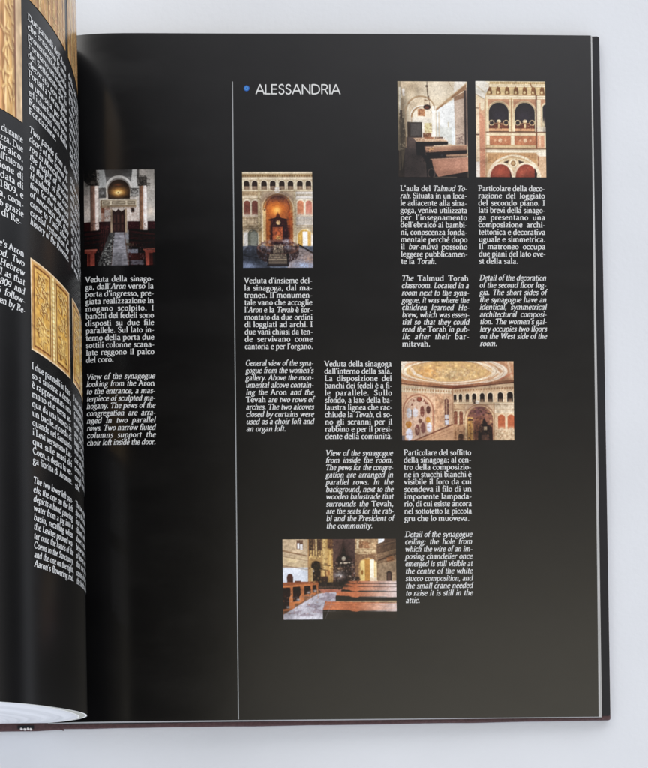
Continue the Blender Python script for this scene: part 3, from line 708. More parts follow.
# --- 2: arched alcove lit orange with two tiers of arches
p = Pic(72, 84, 560, 752, 170, 232, (178, 160, 134))
p.rect(72, 84, 560, 120, (200, 184, 156)); p.rect(72, 100, 560, 122, (164, 144, 108))
for x in np.arange(80, 560, 17): p.ell(x, 116, 5, 7, (120, 92, 60)); 
p.rect(72, 122, 560, 142, (206, 190, 164))
for x in (103, 160, 224, 285, 348, 408, 473, 532): p.arch(x, 142, 50, 210, (220, 204, 176)); p.arch(x, 147, 40, 208, (52, 38, 32)); p.rect(x - 20, 186, x + 20, 208, (110, 88, 72)); p.glow(x, 196, 10, 8, (150, 128, 108), .7)
for x in (78, 190, 315, 440): p.rect(x - 7, 125, x + 7, 212, (214, 200, 172))
p.rect(72, 208, 560, 222, (214, 198, 168)); p.rect(72, 222, 205, 250, (170, 148, 118)); p.rect(440, 222, 560, 280, (214, 206, 196)); p.rect(445, 240, 555, 252, (176, 164, 146)); p.rect(72, 250, 205, 272, (206, 188, 160))
for cx, col in ((105, (134, 82, 68)), (160, (128, 78, 66)), (475, (196, 128, 96)), (533, (186, 122, 104))): p.arch(cx, 275, 58, 395, (216, 200, 174)); p.arch(cx, 285, 44, 385, col); p.glow(cx, 390, 26, 16, (188, 170, 152))
for y0 in (405, 440, 462): p.rect(72, y0, 200, y0 + 6, (146, 124, 94)); p.rect(445, y0, 560, y0 + 6, (170, 160, 146))
p.noise(.10, 9, 9, (72, 395, 210, 480)); p.noise(.08, 10, 10, (440, 395, 560, 480)); p.rect(445, 395, 560, 455, (200, 196, 196), .5)
p.rect(180, 125, 196, 600, (205, 186, 150)); p.rect(186, 480, 206, 600, (176, 150, 112)); p.rect(428, 215, 444, 590, (196, 180, 150))
p.arch(318, 232, 222, 620, (226, 206, 168)); p.arch(318, 242, 200, 620, (172, 132, 88)); p.arch(318, 252, 178, 620, (150, 88, 50))
p.glow(318, 270, 70, 32, (104, 72, 78)); p.glow(300, 330, 60, 50, (206, 120, 52)); p.glow(312, 350, 24, 26, (250, 190, 100)); p.rect(238, 400, 262, 600, (196, 124, 62), .8); p.rect(392, 360, 420, 590, (186, 96, 44), .8); p.rect(215, 340, 236, 620, (212, 180, 130)); p.rect(404, 350, 424, 600, (196, 150, 96), .7)
p.poly([(270, 415), (300, 405), (318, 362), (338, 405), (380, 415), (392, 590), (258, 590)], (58, 28, 30)); p.rect(258, 455, 400, 590, (50, 26, 32), .85)
p.ell(320, 438, 15, 15, (214, 180, 130)); p.rect(280, 470, 352, 560, (150, 82, 54)); p.rect(287, 480, 345, 552, (166, 90, 56)); p.glow(320, 545, 16, 14, (206, 170, 100)); p.noise(.14, 8, 8, (255, 400, 400, 600))
p.rect(222, 345, 232, 360, (70, 50, 40)); p.ell(315, 212, 22, 19, (212, 204, 194)); p.ell(288, 205, 12, 12, (90, 70, 60)); p.rect(330, 200, 345, 212, (100, 80, 66))
p.arch(132, 482, 110, 640, (206, 192, 168)); p.arch(143, 486, 72, 600, (104, 104, 92)); p.arch(152, 496, 48, 600, (126, 128, 118)); p.rect(78, 505, 108, 650, (206, 200, 192))
p.arch(504, 482, 112, 640, (222, 200, 160)); p.arch(500, 488, 90, 600, (204, 160, 84)); p.rect(488, 500, 522, 600, (246, 238, 226)); p.rect(526, 500, 545, 620, (216, 170, 100)); p.rect(545, 520, 560, 640, (226, 216, 200))
p.rect(72, 600, 560, 752, (98, 104, 116)); p.poly([(72, 640), (110, 595), (200, 600), (260, 752), (72, 752)], (66, 70, 80)); p.poly([(450, 600), (560, 655), (560, 752), (380, 752)], (140, 128, 126)); p.noise(.12, 18, 7, (72, 600, 560, 752))
p.glow(110, 735, 70, 30, (140, 152, 178)); p.glow(500, 735, 80, 24, (150, 166, 196)); p.line(460, 590, 560, 650, 10, (50, 36, 32)); p.glow(530, 690, 30, 30, (176, 140, 116), .6)
p.poly([(170, 600), (455, 600), (462, 650), (445, 690), (395, 712), (230, 712), (190, 690), (168, 640)], (62, 46, 46)); p.ring(318, 610, 145, 55, 14, (126, 88, 74), .8)
for x in (210, 240, 258, 372, 386, 402, 425): p.glow(x, 600 + (x % 7) * 4, 13, 18, (170, 136, 124) if x % 2 else (150, 152, 166), .8)
p.glow(385, 565, 30, 16, (196, 196, 208), .8); p.glow(255, 570, 16, 14, (150, 150, 162), .8)
p.poly([(288, 590), (350, 590), (356, 650), (280, 650)], (150, 134, 116)); p.noise(.25, 8, 8, (275, 580, 360, 655))
p.rect(245, 652, 388, 740, (46, 40, 42)); p.poly([(258, 655), (372, 655), (378, 700), (250, 700)], (142, 128, 110)); p.rect(252, 706, 378, 722, (104, 94, 84)); p.rect(238, 648, 250, 740, (32, 28, 32)); p.rect(378, 648, 390, 740, (36, 30, 32))
p.noise(.07, 6, 6)
p.ticks(76, 560, 104, 122, 15, (120, 90, 58), .45, .6); p.bands(72, 560, (98, 124, 140, 208, 220), 3, (132, 106, 76), .6)
for x in (103, 160, 224, 285, 348, 408, 473, 532): p.ticks(x - 20, x + 20, 186, 208, 8, (176, 156, 134), .4, .7)
p.ticks(78, 196, 226, 248, 9, (120, 96, 66), .4, .6); p.ticks(448, 556, 226, 248, 9, (150, 138, 120), .4, .6); p.ticks(76, 198, 400, 450, 11, (120, 100, 76), .35, .6); p.ticks(448, 558, 400, 450, 11, (150, 142, 132), .35, .6)
p.bands(72, 200, (252, 270, 396, 420, 452, 474), 4, (120, 98, 70), .6); p.bands(446, 560, (252, 270, 396, 420, 456, 474), 4, (146, 132, 112), .6)
p.speck((74, 450, 205, 500), 60, [(110, 92, 66), (206, 190, 160), (150, 126, 92)], 3.6); p.speck((186, 130, 198, 600), 50, [(130, 106, 74), (226, 208, 170)], 3.4); p.speck((428, 220, 446, 600), 50, [(126, 100, 70), (220, 204, 170)], 3.4)
p.ring(318, 345, 106, 108, 8, (120, 84, 50), .55, top=350); p.ring(318, 346, 86, 92, 7, (96, 56, 40), .6, top=350)
p.speck((240, 262, 400, 330), 90, [(92, 54, 50), (176, 96, 54), (120, 76, 84), (206, 132, 70)], 4); p.speck((235, 330, 265, 600), 70, [(110, 62, 36), (214, 142, 76), (160, 92, 50)], 4); p.speck((390, 350, 424, 590), 80, [(104, 50, 30), (206, 112, 54), (150, 74, 40)], 4)
p.line(256, 420, 318, 405, 12, (40, 20, 24), .8); p.line(380, 420, 318, 405, 12, (40, 20, 24), .8); p.speck((258, 410, 400, 590), 150, [(30, 16, 20), (96, 52, 44), (62, 34, 44), (120, 70, 60)], 3.6)
p.speck((170, 575, 460, 690), 260, [(40, 28, 30), (120, 92, 84), (70, 50, 50), (160, 146, 142), (54, 40, 44)], 3.8); p.speck((200, 560, 290, 620), 50, [(176, 130, 110), (150, 146, 156), (60, 44, 44)], 4); p.speck((350, 560, 440, 620), 50, [(186, 180, 188), (150, 120, 110), (70, 54, 56)], 4)
p.bands(250, 380, (668, 684, 702, 722), 4, (70, 62, 58), .8); p.speck((75, 600, 250, 750), 110, [(50, 54, 64), (120, 128, 146), (86, 92, 104)], 4.6); p.speck((390, 650, 560, 750), 110, [(110, 104, 112), (168, 166, 178), (130, 116, 112)], 4.6)
p.glow(315, 340, 62, 46, (226, 116, 40), .55); p.glow(314, 352, 22, 20, (255, 196, 110), .7); p.glow(250, 480, 18, 110, (206, 106, 44), .5); p.glow(408, 470, 16, 110, (196, 84, 36), .5)
p.shade(318, 262, 90, 40, .72); p.shade(135, 340, 60, 60, .8); p.shade(140, 480, 60, 26, .65); p.shade(245, 500, 26, 110, .75); p.shade(405, 500, 26, 120, .75); p.shade(318, 640, 160, 40, .75); p.shade(80, 660, 60, 60, .75); p.shade(170, 700, 60, 50, .7); p.shade(190, 380, 24, 160, .8); p.shade(440, 380, 22, 150, .82)
right_photo(p, 242.2, 172.0, 312.2, 267.8, "lit orange alcove under two tiers of arches")

# --- 3: vaulted classroom with long desks
p = Pic(52, 78, 538, 748, 170, 232, (206, 186, 156))
p.glow(330, 140, 170, 90, (220, 204, 178)); p.glow(150, 110, 80, 60, (196, 174, 144)); p.line(405, 78, 448, 150, 4, (176, 152, 124)); p.poly([(448, 78), (530, 78), (530, 95), (440, 165)], (222, 212, 196))
p.rect(52, 80, 76, 748, (150, 136, 112)); p.rect(62, 120, 74, 300, (196, 188, 170)); p.rect(76, 120, 108, 560, (198, 180, 152)); p.rect(76, 200, 92, 480, (160, 142, 116)); p.rect(68, 280, 82, 365, (76, 60, 48)); p.rect(84, 130, 102, 180, (226, 216, 204))
p.arch(212, 182, 200, 480, (178, 150, 116)); p.arch(214, 190, 186, 480, (214, 192, 162)); p.arch(220, 245, 168, 480, (232, 222, 204)); p.arch(220, 252, 156, 480, (160, 130, 98)); p.arch(226, 260, 142, 480, (228, 212, 186)); p.rect(290, 250, 318, 480, (240, 232, 216)); p.rect(108, 240, 130, 520, (214, 198, 170))
p.rect(190, 270, 242, 322, (190, 142, 104)); p.rect(198, 280, 208, 318, (150, 98, 68)); p.rect(214, 274, 234, 318, (170, 118, 82)); p.glow(217, 275, 8, 6, (110, 60, 40))
p.rect(146, 330, 292, 470, (222, 212, 196), .6); p.rect(236, 370, 288, 440, (216, 200, 150))
p.poly([(318, 282), (445, 200), (450, 520), (318, 500)], (222, 222, 216)); p.poly([(318, 400), (450, 400), (450, 520), (318, 500)], (206, 206, 196)); p.rect(334, 290, 342, 480, (206, 190, 166)); p.rect(398, 362, 406, 402, (196, 184, 160)); p.rect(425, 400, 450, 520, (226, 230, 226))
p.poly([(318, 268), (530, 92), (530, 132), (440, 190), (318, 285)], (146, 112, 82)); p.poly([(322, 262), (530, 88), (530, 96), (326, 268)], (196, 168, 132)); p.line(380, 225, 420, 200, 16, (176, 146, 112))
p.poly([(443, 188), (515, 150), (515, 520), (452, 520)], (182, 160, 142)); p.poly([(443, 188), (515, 150), (515, 195), (443, 215)], (140, 110, 86)); p.rect(514, 140, 526, 530, (70, 54, 50)); p.rect(526, 120, 538, 530, (152, 130, 116))
for y in (450, 470, 490, 508): p.line(465, y + 4, 500, y - 6, 6, (140, 118, 108), .8)
p.rect(124, 364, 220, 470, (66, 58, 52)); p.rect(142, 372, 214, 458, (86, 80, 76)); p.rect(118, 362, 134, 560, (74, 58, 46)); p.rect(226, 440, 284, 475, (120, 80, 58))
p.rect(76, 470, 300, 748, (92, 78, 72)); p.poly([(76, 540), (190, 540), (260, 748), (76, 748)], (88, 76, 72)); p.rect(52, 560, 96, 748, (66, 56, 48)); p.poly([(60, 350), (92, 330), (110, 480), (100, 560), (80, 700)], (120, 106, 86)); p.rect(60, 380, 66, 700, (158, 142, 116), .7)
p.line(258, 78, 256, 110, 4, (60, 44, 34)); p.ell(256, 112, 11, 7, (64, 46, 38)); p.line(256, 110, 265, 200, 7, (104, 84, 64)); p.line(244, 185, 240, 255, 4, (100, 70, 50)); p.line(270, 180, 276, 255, 4, (90, 64, 50)); p.ell(256, 258, 26, 18, (62, 40, 34)); p.ell(256, 262, 14, 10, (104, 58, 44)); p.rect(236, 205, 274, 214, (120, 92, 68), .7)
p.poly([(160, 475), (320, 466), (395, 494), (390, 506), (180, 500)], (204, 170, 140)); p.poly([(172, 500), (400, 498), (400, 520), (235, 530), (240, 600), (180, 595)], (34, 24, 22)); p.rect(235, 468, 300, 480, (150, 100, 70)); p.rect(310, 466, 365, 478, (110, 84, 70))
p.poly([(236, 535), (530, 520), (530, 560), (246, 578)], (168, 128, 104)); p.poly([(240, 575), (530, 556), (530, 590), (400, 600), (262, 610)], (44, 30, 28)); p.poly([(262, 540), (300, 538), (298, 558), (266, 562)], (212, 160, 116)); p.line(380, 600, 530, 590, 16, (172, 138, 112)); p.poly([(240, 600), (530, 600), (530, 620), (270, 625)], (60, 44, 40))
p.poly([(276, 620), (536, 606), (536, 706), (318, 746)], (172, 126, 104)); p.glow(460, 650, 80, 34, (190, 140, 118), .7); p.ell(362, 600, 24, 15, (46, 40, 42)); p.glow(355, 595, 8, 5, (110, 106, 110), .7)
p.poly([(215, 590), (280, 600), (300, 700), (330, 746), (250, 746), (245, 650)], (34, 26, 26)); p.ring(282, 720, 28, 36, 8, (90, 78, 72)); p.poly([(318, 746), (536, 706), (536, 748)], (38, 30, 28)); p.noise(.05, 6, 6)
p.shade(200, 140, 100, 40, .86); p.shade(420, 110, 40, 60, .88); p.shade(100, 330, 30, 160, .72); p.shade(70, 500, 40, 200, .6); p.shade(150, 700, 140, 90, .62); p.shade(170, 590, 80, 60, .7); p.ring(212, 280, 104, 104, 9, (150, 122, 90), .55, top=282); p.ring(212, 282, 92, 92, 6, (232, 216, 190), .6, top=284)
p.line(108, 250, 108, 540, 7, (150, 126, 98), .6); p.line(318, 285, 318, 480, 5, (186, 168, 140), .8); p.line(78, 120, 104, 300, 5, (140, 120, 96), .6)
p.speck((60, 100, 110, 560), 60, [(110, 94, 74), (206, 192, 168), (140, 120, 92)], 4, .5); p.speck((190, 268, 244, 322), 34, [(140, 96, 68), (206, 164, 124), (110, 72, 52)], 4); p.speck((236, 376, 288, 470), 44, [(160, 130, 90), (226, 212, 176), (120, 80, 60)], 4); p.speck((455, 440, 510, 515), 40, [(130, 106, 96), (206, 186, 168), (100, 80, 74)], 4)
p.speck((160, 466, 395, 500), 40, [(150, 110, 84), (226, 200, 172), (100, 70, 56)], 4); p.speck((180, 505, 300, 640), 80, [(20, 14, 14), (64, 48, 44), (40, 30, 28)], 4.5); p.line(246, 540, 528, 524, 4, (206, 172, 144), .8); p.line(276, 622, 534, 608, 4, (206, 166, 140), .8); p.line(300, 680, 535, 660, 3, (150, 108, 88), .5); p.line(310, 715, 535, 690, 3, (150, 108, 88), .5)
p.shade(300, 600, 120, 18, .7); p.shade(470, 560, 90, 14, .75); p.shade(530, 300, 24, 200, .8); p.shade(390, 470, 60, 50, .93); p.shade(400, 720, 120, 26, .85)
right_photo(p, 397.4, 81.2, 467.0, 177.2, "vaulted classroom with long wooden desks and a hanging lamp")

# --- 4: loggia detail
p = Pic(50, 76, 536, 748, 170, 232, (214, 190, 154))
p.rect(50, 76, 536, 100, (218, 202, 170)); p.rect(150, 80, 536, 98, (190, 164, 120)); p.noise(.10, 8, 7, (140, 76, 536, 100)); p.rect(120, 100, 536, 118, (226, 208, 172)); p.rect(120, 118, 536, 175, (204, 176, 130))
for x in (148, 208, 270, 331, 392, 452, 512): p.poly([(x - 16, 168), (x - 14, 128), (x, 112), (x + 14, 132), (x + 17, 168)], (130, 88, 48)); p.ell(x - 2, 155, 9, 10, (214, 186, 138)); p.line(x + 10, 122, x + 16, 165, 5, (100, 64, 36))
p.rect(120, 172, 536, 202, (230, 212, 178)); p.rect(120, 172, 536, 178, (160, 122, 84)); p.rect(120, 200, 536, 434, (190, 142, 110))
p.poly([(50, 76), (120, 76), (150, 110), (120, 170), (120, 205), (50, 170)], (214, 206, 190)); p.line(50, 165, 118, 206, 4, (140, 116, 92)); p.line(60, 110, 118, 160, 8, (196, 180, 152)); p.rect(50, 205, 120, 748, (222, 196, 164)); p.rect(76, 230, 118, 748, (206, 160, 126)); p.poly([(76, 290), (112, 330), (112, 748), (76, 748)], (196, 138, 110)); p.rect(50, 260, 76, 268, (150, 120, 96)); p.rect(50, 445, 74, 456, (110, 84, 70)); p.ell(98, 250, 14, 34, (224, 204, 170))
p.rect(50, 640, 76, 748, (226, 214, 200)); p.rect(116, 190, 136, 434, (226, 204, 164))
for cx in (210, 391): p.arch(cx, 214, 162, 434, (228, 206, 166)); p.arch(cx, 226, 138, 432, (46, 40, 42)); p.glow(cx, 320, 45, 40, (60, 54, 64), .7); p.rect(cx - 66, 378, cx + 66, 410, (110, 62, 44)); p.rect(cx - 68, 408, cx + 68, 426, (206, 152, 112)); p.ell(cx, 358, 15, 12, (222, 200, 160)); p.rect(cx - 6, 360, cx + 6, 405, (206, 176, 130)); p.ring(cx - 50, 368, 20, 20, 6, (214, 190, 150)); p.ring(cx + 50, 368, 20, 20, 6, (200, 172, 130)); p.line(cx - 30, 372, cx + 30, 372, 6, (150, 110, 80))
p.rect(286, 196, 312, 434, (222, 198, 156)); p.rect(295, 196, 300, 434, (176, 134, 98)); p.rect(466, 170, 476, 434, (110, 62, 46)); p.rect(474, 205, 502, 434, (232, 214, 178)); p.arch(540, 225, 70, 434, (226, 206, 166)); p.arch(542, 236, 56, 432, (44, 38, 44)); p.glow(520, 380, 12, 34, (214, 196, 160)); p.line(430, 90, 470, 180, 8, (130, 90, 56)); p.rect(474, 395, 536, 430, (220, 206, 186), .6)
p.rect(116, 430, 536, 550, (226, 202, 164)); p.rect(116, 430, 536, 436, (120, 84, 60)); p.rect(116, 544, 536, 552, (146, 108, 78)); p.rect(122, 436, 142, 545, (238, 222, 188)); p.rect(298, 436, 318, 545, (236, 218, 182)); p.rect(116, 520, 470, 545, (206, 178, 138))
for a, b in ((146, 292), (318, 466)): p.rect(a, 460, b, 522, (176, 112, 78)); p.rect(a + 6, 466, b - 6, 516, (184, 122, 88)); p.ell((a + b) / 2, 491, 13, 15, (222, 184, 148)); p.ell((a + b) / 2 - 36, 491, 7, 7, (212, 166, 130)); p.ell((a + b) / 2 + 36, 491, 7, 7, (212, 166, 130))
p.rect(464, 436, 476, 545, (130, 84, 60)); p.rect(478, 455, 524, 540, (204, 148, 116)); p.rect(488, 460, 500, 536, (220, 176, 142))
p.rect(116, 552, 536, 748, (206, 170, 130)); p.rect(116, 552, 536, 574, (236, 220, 190)); p.rect(132, 582, 470, 650, (186, 144, 102)); p.noise(.06, 10, 10, (132, 580, 470, 650)); p.rect(474, 574, 536, 748, (214, 176, 140)); p.poly([(465, 580), (536, 560), (536, 600), (490, 600)], (236, 222, 196)); p.rect(476, 600, 486, 668, (150, 104, 74))
p.ell(312, 760, 188, 170, (232, 214, 182)); p.ell(312, 775, 168, 166, (214, 188, 150)); p.ring(312, 765, 176, 160, 8, (196, 164, 124))
for cx, w2 in ((222, 90), (396, 90)): p.ell(cx, 740, w2, 95, (236, 218, 186)); p.ell(cx, 748, w2 - 16, 92, (142, 70, 52)); p.glow(cx - 20, 720, 42, 36, (176, 92, 70)); 
p.poly([(280, 690), (296, 748), (286, 748)], (40, 24, 20)); p.poly([(455, 680), (472, 720), (470, 748), (455, 748)], (44, 26, 22))
p.ell(306, 650, 26, 28, (232, 214, 180)); p.ell(307, 650, 17, 19, (150, 116, 80)); p.ell(307, 650, 9, 10, (196, 160, 116)); p.poly([(238, 642), (276, 628), (270, 652)], (80, 62, 50)); p.poly([(342, 628), (384, 640), (348, 655)], (80, 62, 50)); p.glow(298, 604, 20, 5, (150, 110, 76)); p.noise(.05, 6, 6)
p.bands(120, 536, (102, 116, 174, 186, 200), 3, (150, 116, 78), .6); p.ticks(150, 536, 82, 97, 14, (150, 118, 76), .5, .6); p.bands(118, 470, (440, 454, 526, 538, 556, 576), 3, (160, 124, 88), .6)
p.speck((52, 210, 120, 740), 90, [(186, 140, 110), (228, 204, 174), (160, 116, 90)], 4, .5); p.speck((134, 584, 470, 640), 60, [(150, 110, 74), (206, 166, 122), (170, 128, 90)], 4); p.speck((478, 580, 534, 740), 40, [(180, 140, 106), (230, 200, 166)], 4, .5)
for cx in (210, 391): p.speck((cx - 66, 350, cx + 66, 412), 60, [(90, 54, 42), (206, 180, 140), (60, 44, 44), (150, 104, 76)], 3.6); p.ring(cx, 298, 78, 80, 5, (150, 112, 78), .6, top=300)
for a, b in ((146, 292), (318, 466)): p.speck((a + 4, 464, b - 4, 518), 46, [(150, 92, 64), (206, 150, 112), (168, 106, 76)], 3.6)
p.speck((130, 640, 480, 748), 60, [(120, 60, 46), (206, 176, 140), (150, 90, 68)], 3.4, .4); p.line(120, 175, 120, 748, 5, (166, 130, 98), .6); p.line(300, 200, 300, 434, 4, (160, 122, 88), .7)
p.shade(100, 650, 60, 120, .88); p.shade(300, 150, 240, 14, .88); p.shade(210, 226, 80, 16, .8); p.shade(391, 226, 80, 16, .8); p.shade(300, 552, 240, 8, .8); p.shade(470, 320, 10, 130, .8); p.shade(205, 745, 80, 30, .8); p.shade(400, 745, 80, 30, .8)
right_photo(p, 475.3, 81.0, 545.0, 177.2, "loggia with two dark arched openings above panels")

# --- 5: painted ceiling and corner of the hall (landscape)
p = Pic(30, 30, 588, 426, 250, 176, (206, 168, 132))
p.rect(30, 30, 588, 150, (206, 166, 130))
for k, (rx, ry, col) in enumerate(((330, 84, (186, 140, 108)), (280, 72, (226, 206, 182)), (262, 64, (196, 154, 120)), (240, 58, (228, 206, 176)), (214, 52, (206, 166, 116)), (180, 44, (202, 164, 112)))): p.ell(280 + k * -3, 80, rx, ry, col)
p.glow(170, 85, 60, 30, (214, 156, 96)); p.glow(290, 95, 70, 22, (186, 160, 120)); p.noise(.10, 16, 7, (120, 50, 430, 122))
for (x0, y0, x1, y1) in ((480, 35, 545, 80), (450, 38, 520, 92), (545, 80, 490, 118), (420, 40, 490, 90)): p.line(x0, y0, x1, y1, 9, (228, 206, 180), .85)
p.line(80, 66, 96, 92, 14, (230, 214, 194), .8); p.line(96, 92, 132, 108, 11, (230, 214, 194), .8); p.line(132, 108, 200, 126, 7, (228, 208, 184), .8); p.poly([(30, 30), (60, 30), (40, 70), (30, 75)], (222, 206, 184))
p.line(30, 128, 290, 158, 12, (166, 118, 86)); p.line(290, 158, 585, 128, 12, (150, 104, 78)); p.line(30, 142, 290, 166, 5, (110, 72, 54)); p.line(290, 166, 588, 136, 5, (96, 60, 48)); p.glow(300, 158, 60, 8, (150, 70, 50), .6)
p.poly([(30, 148), (282, 170), (282, 426), (30, 426)], (206, 166, 134)); p.poly([(282, 170), (588, 140), (588, 426), (282, 426)], (204, 174, 142))
p.poly([(30, 150), (282, 170), (282, 192), (30, 184)], (222, 202, 172))
for x in range(44, 282, 13): p.ell(x, 168 + (x - 30) * .055, 4, 6, (170, 130, 96))
for x in range(296, 586, 13): p.ell(x, 178 - (x - 290) * .055, 4, 5, (164, 122, 88))
p.arch(112, 196, 150, 426, (196, 142, 114)); p.arch(112, 202, 138, 420, (216, 178, 146)); p.arch(112, 210, 120, 420, (204, 170, 146))
p.ell(118, 220, 13, 14, (120, 66, 52)); p.ell(118, 220, 7, 8, (150, 84, 66))
for (x, y) in ((90, 225), (142, 226), (158, 240), (82, 246), (150, 235)): p.poly([(x, y - 8), (x + 7, y + 6), (x - 7, y + 6)], (130, 84, 70))
for (x, y, ww, hh, col) in ((66, 288, 13, 24, (200, 198, 200)), (98, 286, 13, 24, (196, 190, 190)), (132, 280, 11, 28, (124, 76, 66)), (162, 272, 11, 20, (100, 62, 54)), (106, 372, 12, 28, (124, 80, 74)), (135, 362, 12, 28, (128, 86, 80)), (166, 360, 12, 24, (222, 224, 236)), (66, 396, 17, 30, (214, 216, 232))): p.ell(x, y, ww, hh, col); p.line(x - ww, y, x + ww, y, 2, (160, 130, 110), .7)
p.ell(64, 345, 15, 16, (186, 126, 48)); p.ell(160, 322, 12, 15, (192, 138, 66)); p.ell(121, 328, 9, 11, (110, 72, 60)); p.line(80, 270, 80, 310, 3, (80, 70, 66))
p.rect(196, 196, 238, 360, (204, 158, 124)); p.noise(.08, 9, 12, (190, 190, 240, 360)); p.arch(253, 208, 30, 360, (216, 176, 140)); p.arch(253, 216, 22, 352, (122, 84, 74)); p.rect(251, 220, 254, 352, (206, 170, 138)); p.rect(243, 298, 262, 316, (220, 218, 222)); p.rect(243, 324, 262, 345, (214, 212, 220))
p.poly([(95, 426), (280, 348), (330, 355), (330, 426)], (200, 156, 122)); p.line(95, 424, 280, 346, 7, (126, 80, 62)); p.line(120, 426, 285, 362, 3, (170, 126, 98)); p.rect(30, 400, 45, 426, (120, 110, 110)); p.line(155, 426, 290, 378, 3, (176, 132, 104))
for x in (295, 322, 356, 390, 430, 470, 520, 568): 
    ww = 15 + (x - 290) * .055
    p.arch(x, 192 - (x - 290) * .045, ww + 7, 236, (224, 202, 170)); p.arch(x, 195 - (x - 290) * .045, ww, 234, (40, 28, 26)); p.glow(x, 228, ww / 3, 5, (150, 120, 96), .7)
p.rect(284, 234, 588, 242, (220, 196, 162)); p.rect(284, 242, 345, 275, (206, 172, 136)); p.rect(490, 238, 588, 286, (216, 196, 168)); p.noise(.10, 8, 8, (490, 240, 588, 290))
for (x, w2) in ((297, 18), (324, 18), (524, 36), (572, 36)): p.arch(x, 272 + (18 if x > 400 else 0), w2 + 8, 375, (216, 188, 152)); p.arch(x, 278 + (18 if x > 400 else 0), w2, 370, (176, 100, 68) if x > 400 else (130, 80, 62)); p.glow(x, 368, w2 / 2, 10, (206, 180, 150))
p.rect(490, 378, 588, 426, (206, 178, 144)); p.noise(.09, 8, 8, (490, 375, 588, 426)); p.rect(284, 345, 345, 426, (196, 152, 116)); p.arch(322, 392, 26, 430, (90, 60, 48)); p.rect(290, 380, 300, 420, (160, 116, 84))
p.arch(416, 246, 148, 430, (224, 190, 146)); p.arch(418, 256, 130, 430, (150, 104, 84)); p.glow(410, 280, 40, 30, (110, 74, 76)); p.rect(356, 310, 384, 426, (206, 160, 96), .9); p.rect(366, 320, 374, 426, (176, 126, 72)); p.rect(358, 318, 384, 328, (96, 68, 50))
p.poly([(405, 426), (412, 360), (425, 340), (438, 312), (456, 345), (478, 360), (480, 426)], (50, 34, 36)); p.poly([(388, 350), (400, 310), (425, 300), (440, 312), (420, 345), (400, 426), (388, 426)], (120, 76, 60), .7); p.rect(436, 356, 452, 374, (176, 152, 124)); p.rect(424, 398, 460, 426, (104, 76, 66)); p.ell(404, 234, 10, 9, (228, 218, 202)); p.rect(386, 225, 396, 242, (60, 42, 36)); p.glow(472, 330, 5, 8, (220, 180, 130)); p.noise(.05, 6, 6)
p.speck((60, 36, 500, 125), 190, [(180, 136, 104), (214, 184, 150), (196, 150, 110), (168, 130, 104)], 5, .45); p.speck((180, 70, 400, 112), 90, [(160, 128, 96), (224, 200, 160), (176, 140, 100)], 3.6, .7)
for k in range(5): p.ring(282 - 4 * k, 80, 335 - 34 * k, 86 - 8 * k, 3, (150, 108, 84), .55)
p.line(560, 36, 578, 110, 10, (220, 190, 160), .6); p.line(520, 120, 580, 90, 8, (186, 116, 92), .6)
p.ticks(34, 282, 152, 186, 9, (176, 142, 110), .4, .55, .07); p.ticks(284, 588, 172, 190, 8, (150, 118, 88), .4, .55, -.05); p.bands(284, 588, (236, 246, 268), 2.5, (150, 116, 86), .6); p.ticks(492, 588, 246, 282, 7, (160, 132, 104), .4, .6)
for x in (295, 322, 356, 390, 430, 470, 520, 568): p.ticks(x - 8, x + 9, 222 - (x - 290) * .02, 234, 5, (176, 146, 116), .4, .8)
p.speck((40, 200, 190, 420), 150, [(170, 120, 96), (216, 184, 156), (150, 104, 86), (192, 146, 118)], 3.2, .6); p.speck((190, 196, 282, 345), 90, [(170, 124, 94), (224, 186, 150), (150, 106, 82)], 3.2, .6); p.speck((284, 246, 350, 420), 90, [(150, 108, 82), (216, 180, 142), (120, 82, 64)], 3.2, .6)
p.ring(112, 282, 78, 90, 6, (150, 104, 82), .7, top=285); p.ring(112, 284, 66, 78, 4, (160, 116, 94), .6, top=285); p.line(188, 290, 188, 396, 5, (150, 100, 80), .7); p.line(40, 290, 40, 400, 5, (150, 100, 80), .7); p.line(84, 240, 84, 410, 3, (150, 110, 92), .6); p.line(120, 300, 120, 410, 3, (150, 110, 92), .6); p.line(148, 245, 148, 395, 3, (150, 110, 92), .6)
p.speck((360, 262, 478, 424), 150, [(60, 42, 42), (150, 104, 80), (100, 70, 66), (196, 150, 100), (40, 28, 30)], 3.6, .65); p.ring(416, 318, 76, 74, 4, (140, 98, 72), .6, top=320); p.speck((492, 376, 588, 424), 70, [(160, 122, 92), (226, 204, 172), (130, 96, 74)], 3.4, .6); p.line(488, 240, 488, 426, 5, (150, 112, 84), .7); p.line(284, 170, 284, 350, 5, (150, 110, 84), .7); p.line(548, 290, 548, 380, 4, (220, 196, 164), .9)
p.shade(290, 160, 330, 10, .8); p.shade(420, 400, 80, 60, .72); p.shade(260, 300, 40, 90, .86); p.shade(330, 400, 40, 40, .75); p.shade(45, 300, 30, 120, .85); p.shade(440, 245, 140, 12, .85); p.shade(560, 130, 60, 20, .8); p.shade(120, 395, 80, 30, .85)
right_photo(p, 401.3, 361.3, 513.3, 440.4, "painted ceiling over a hall corner with arched windows")

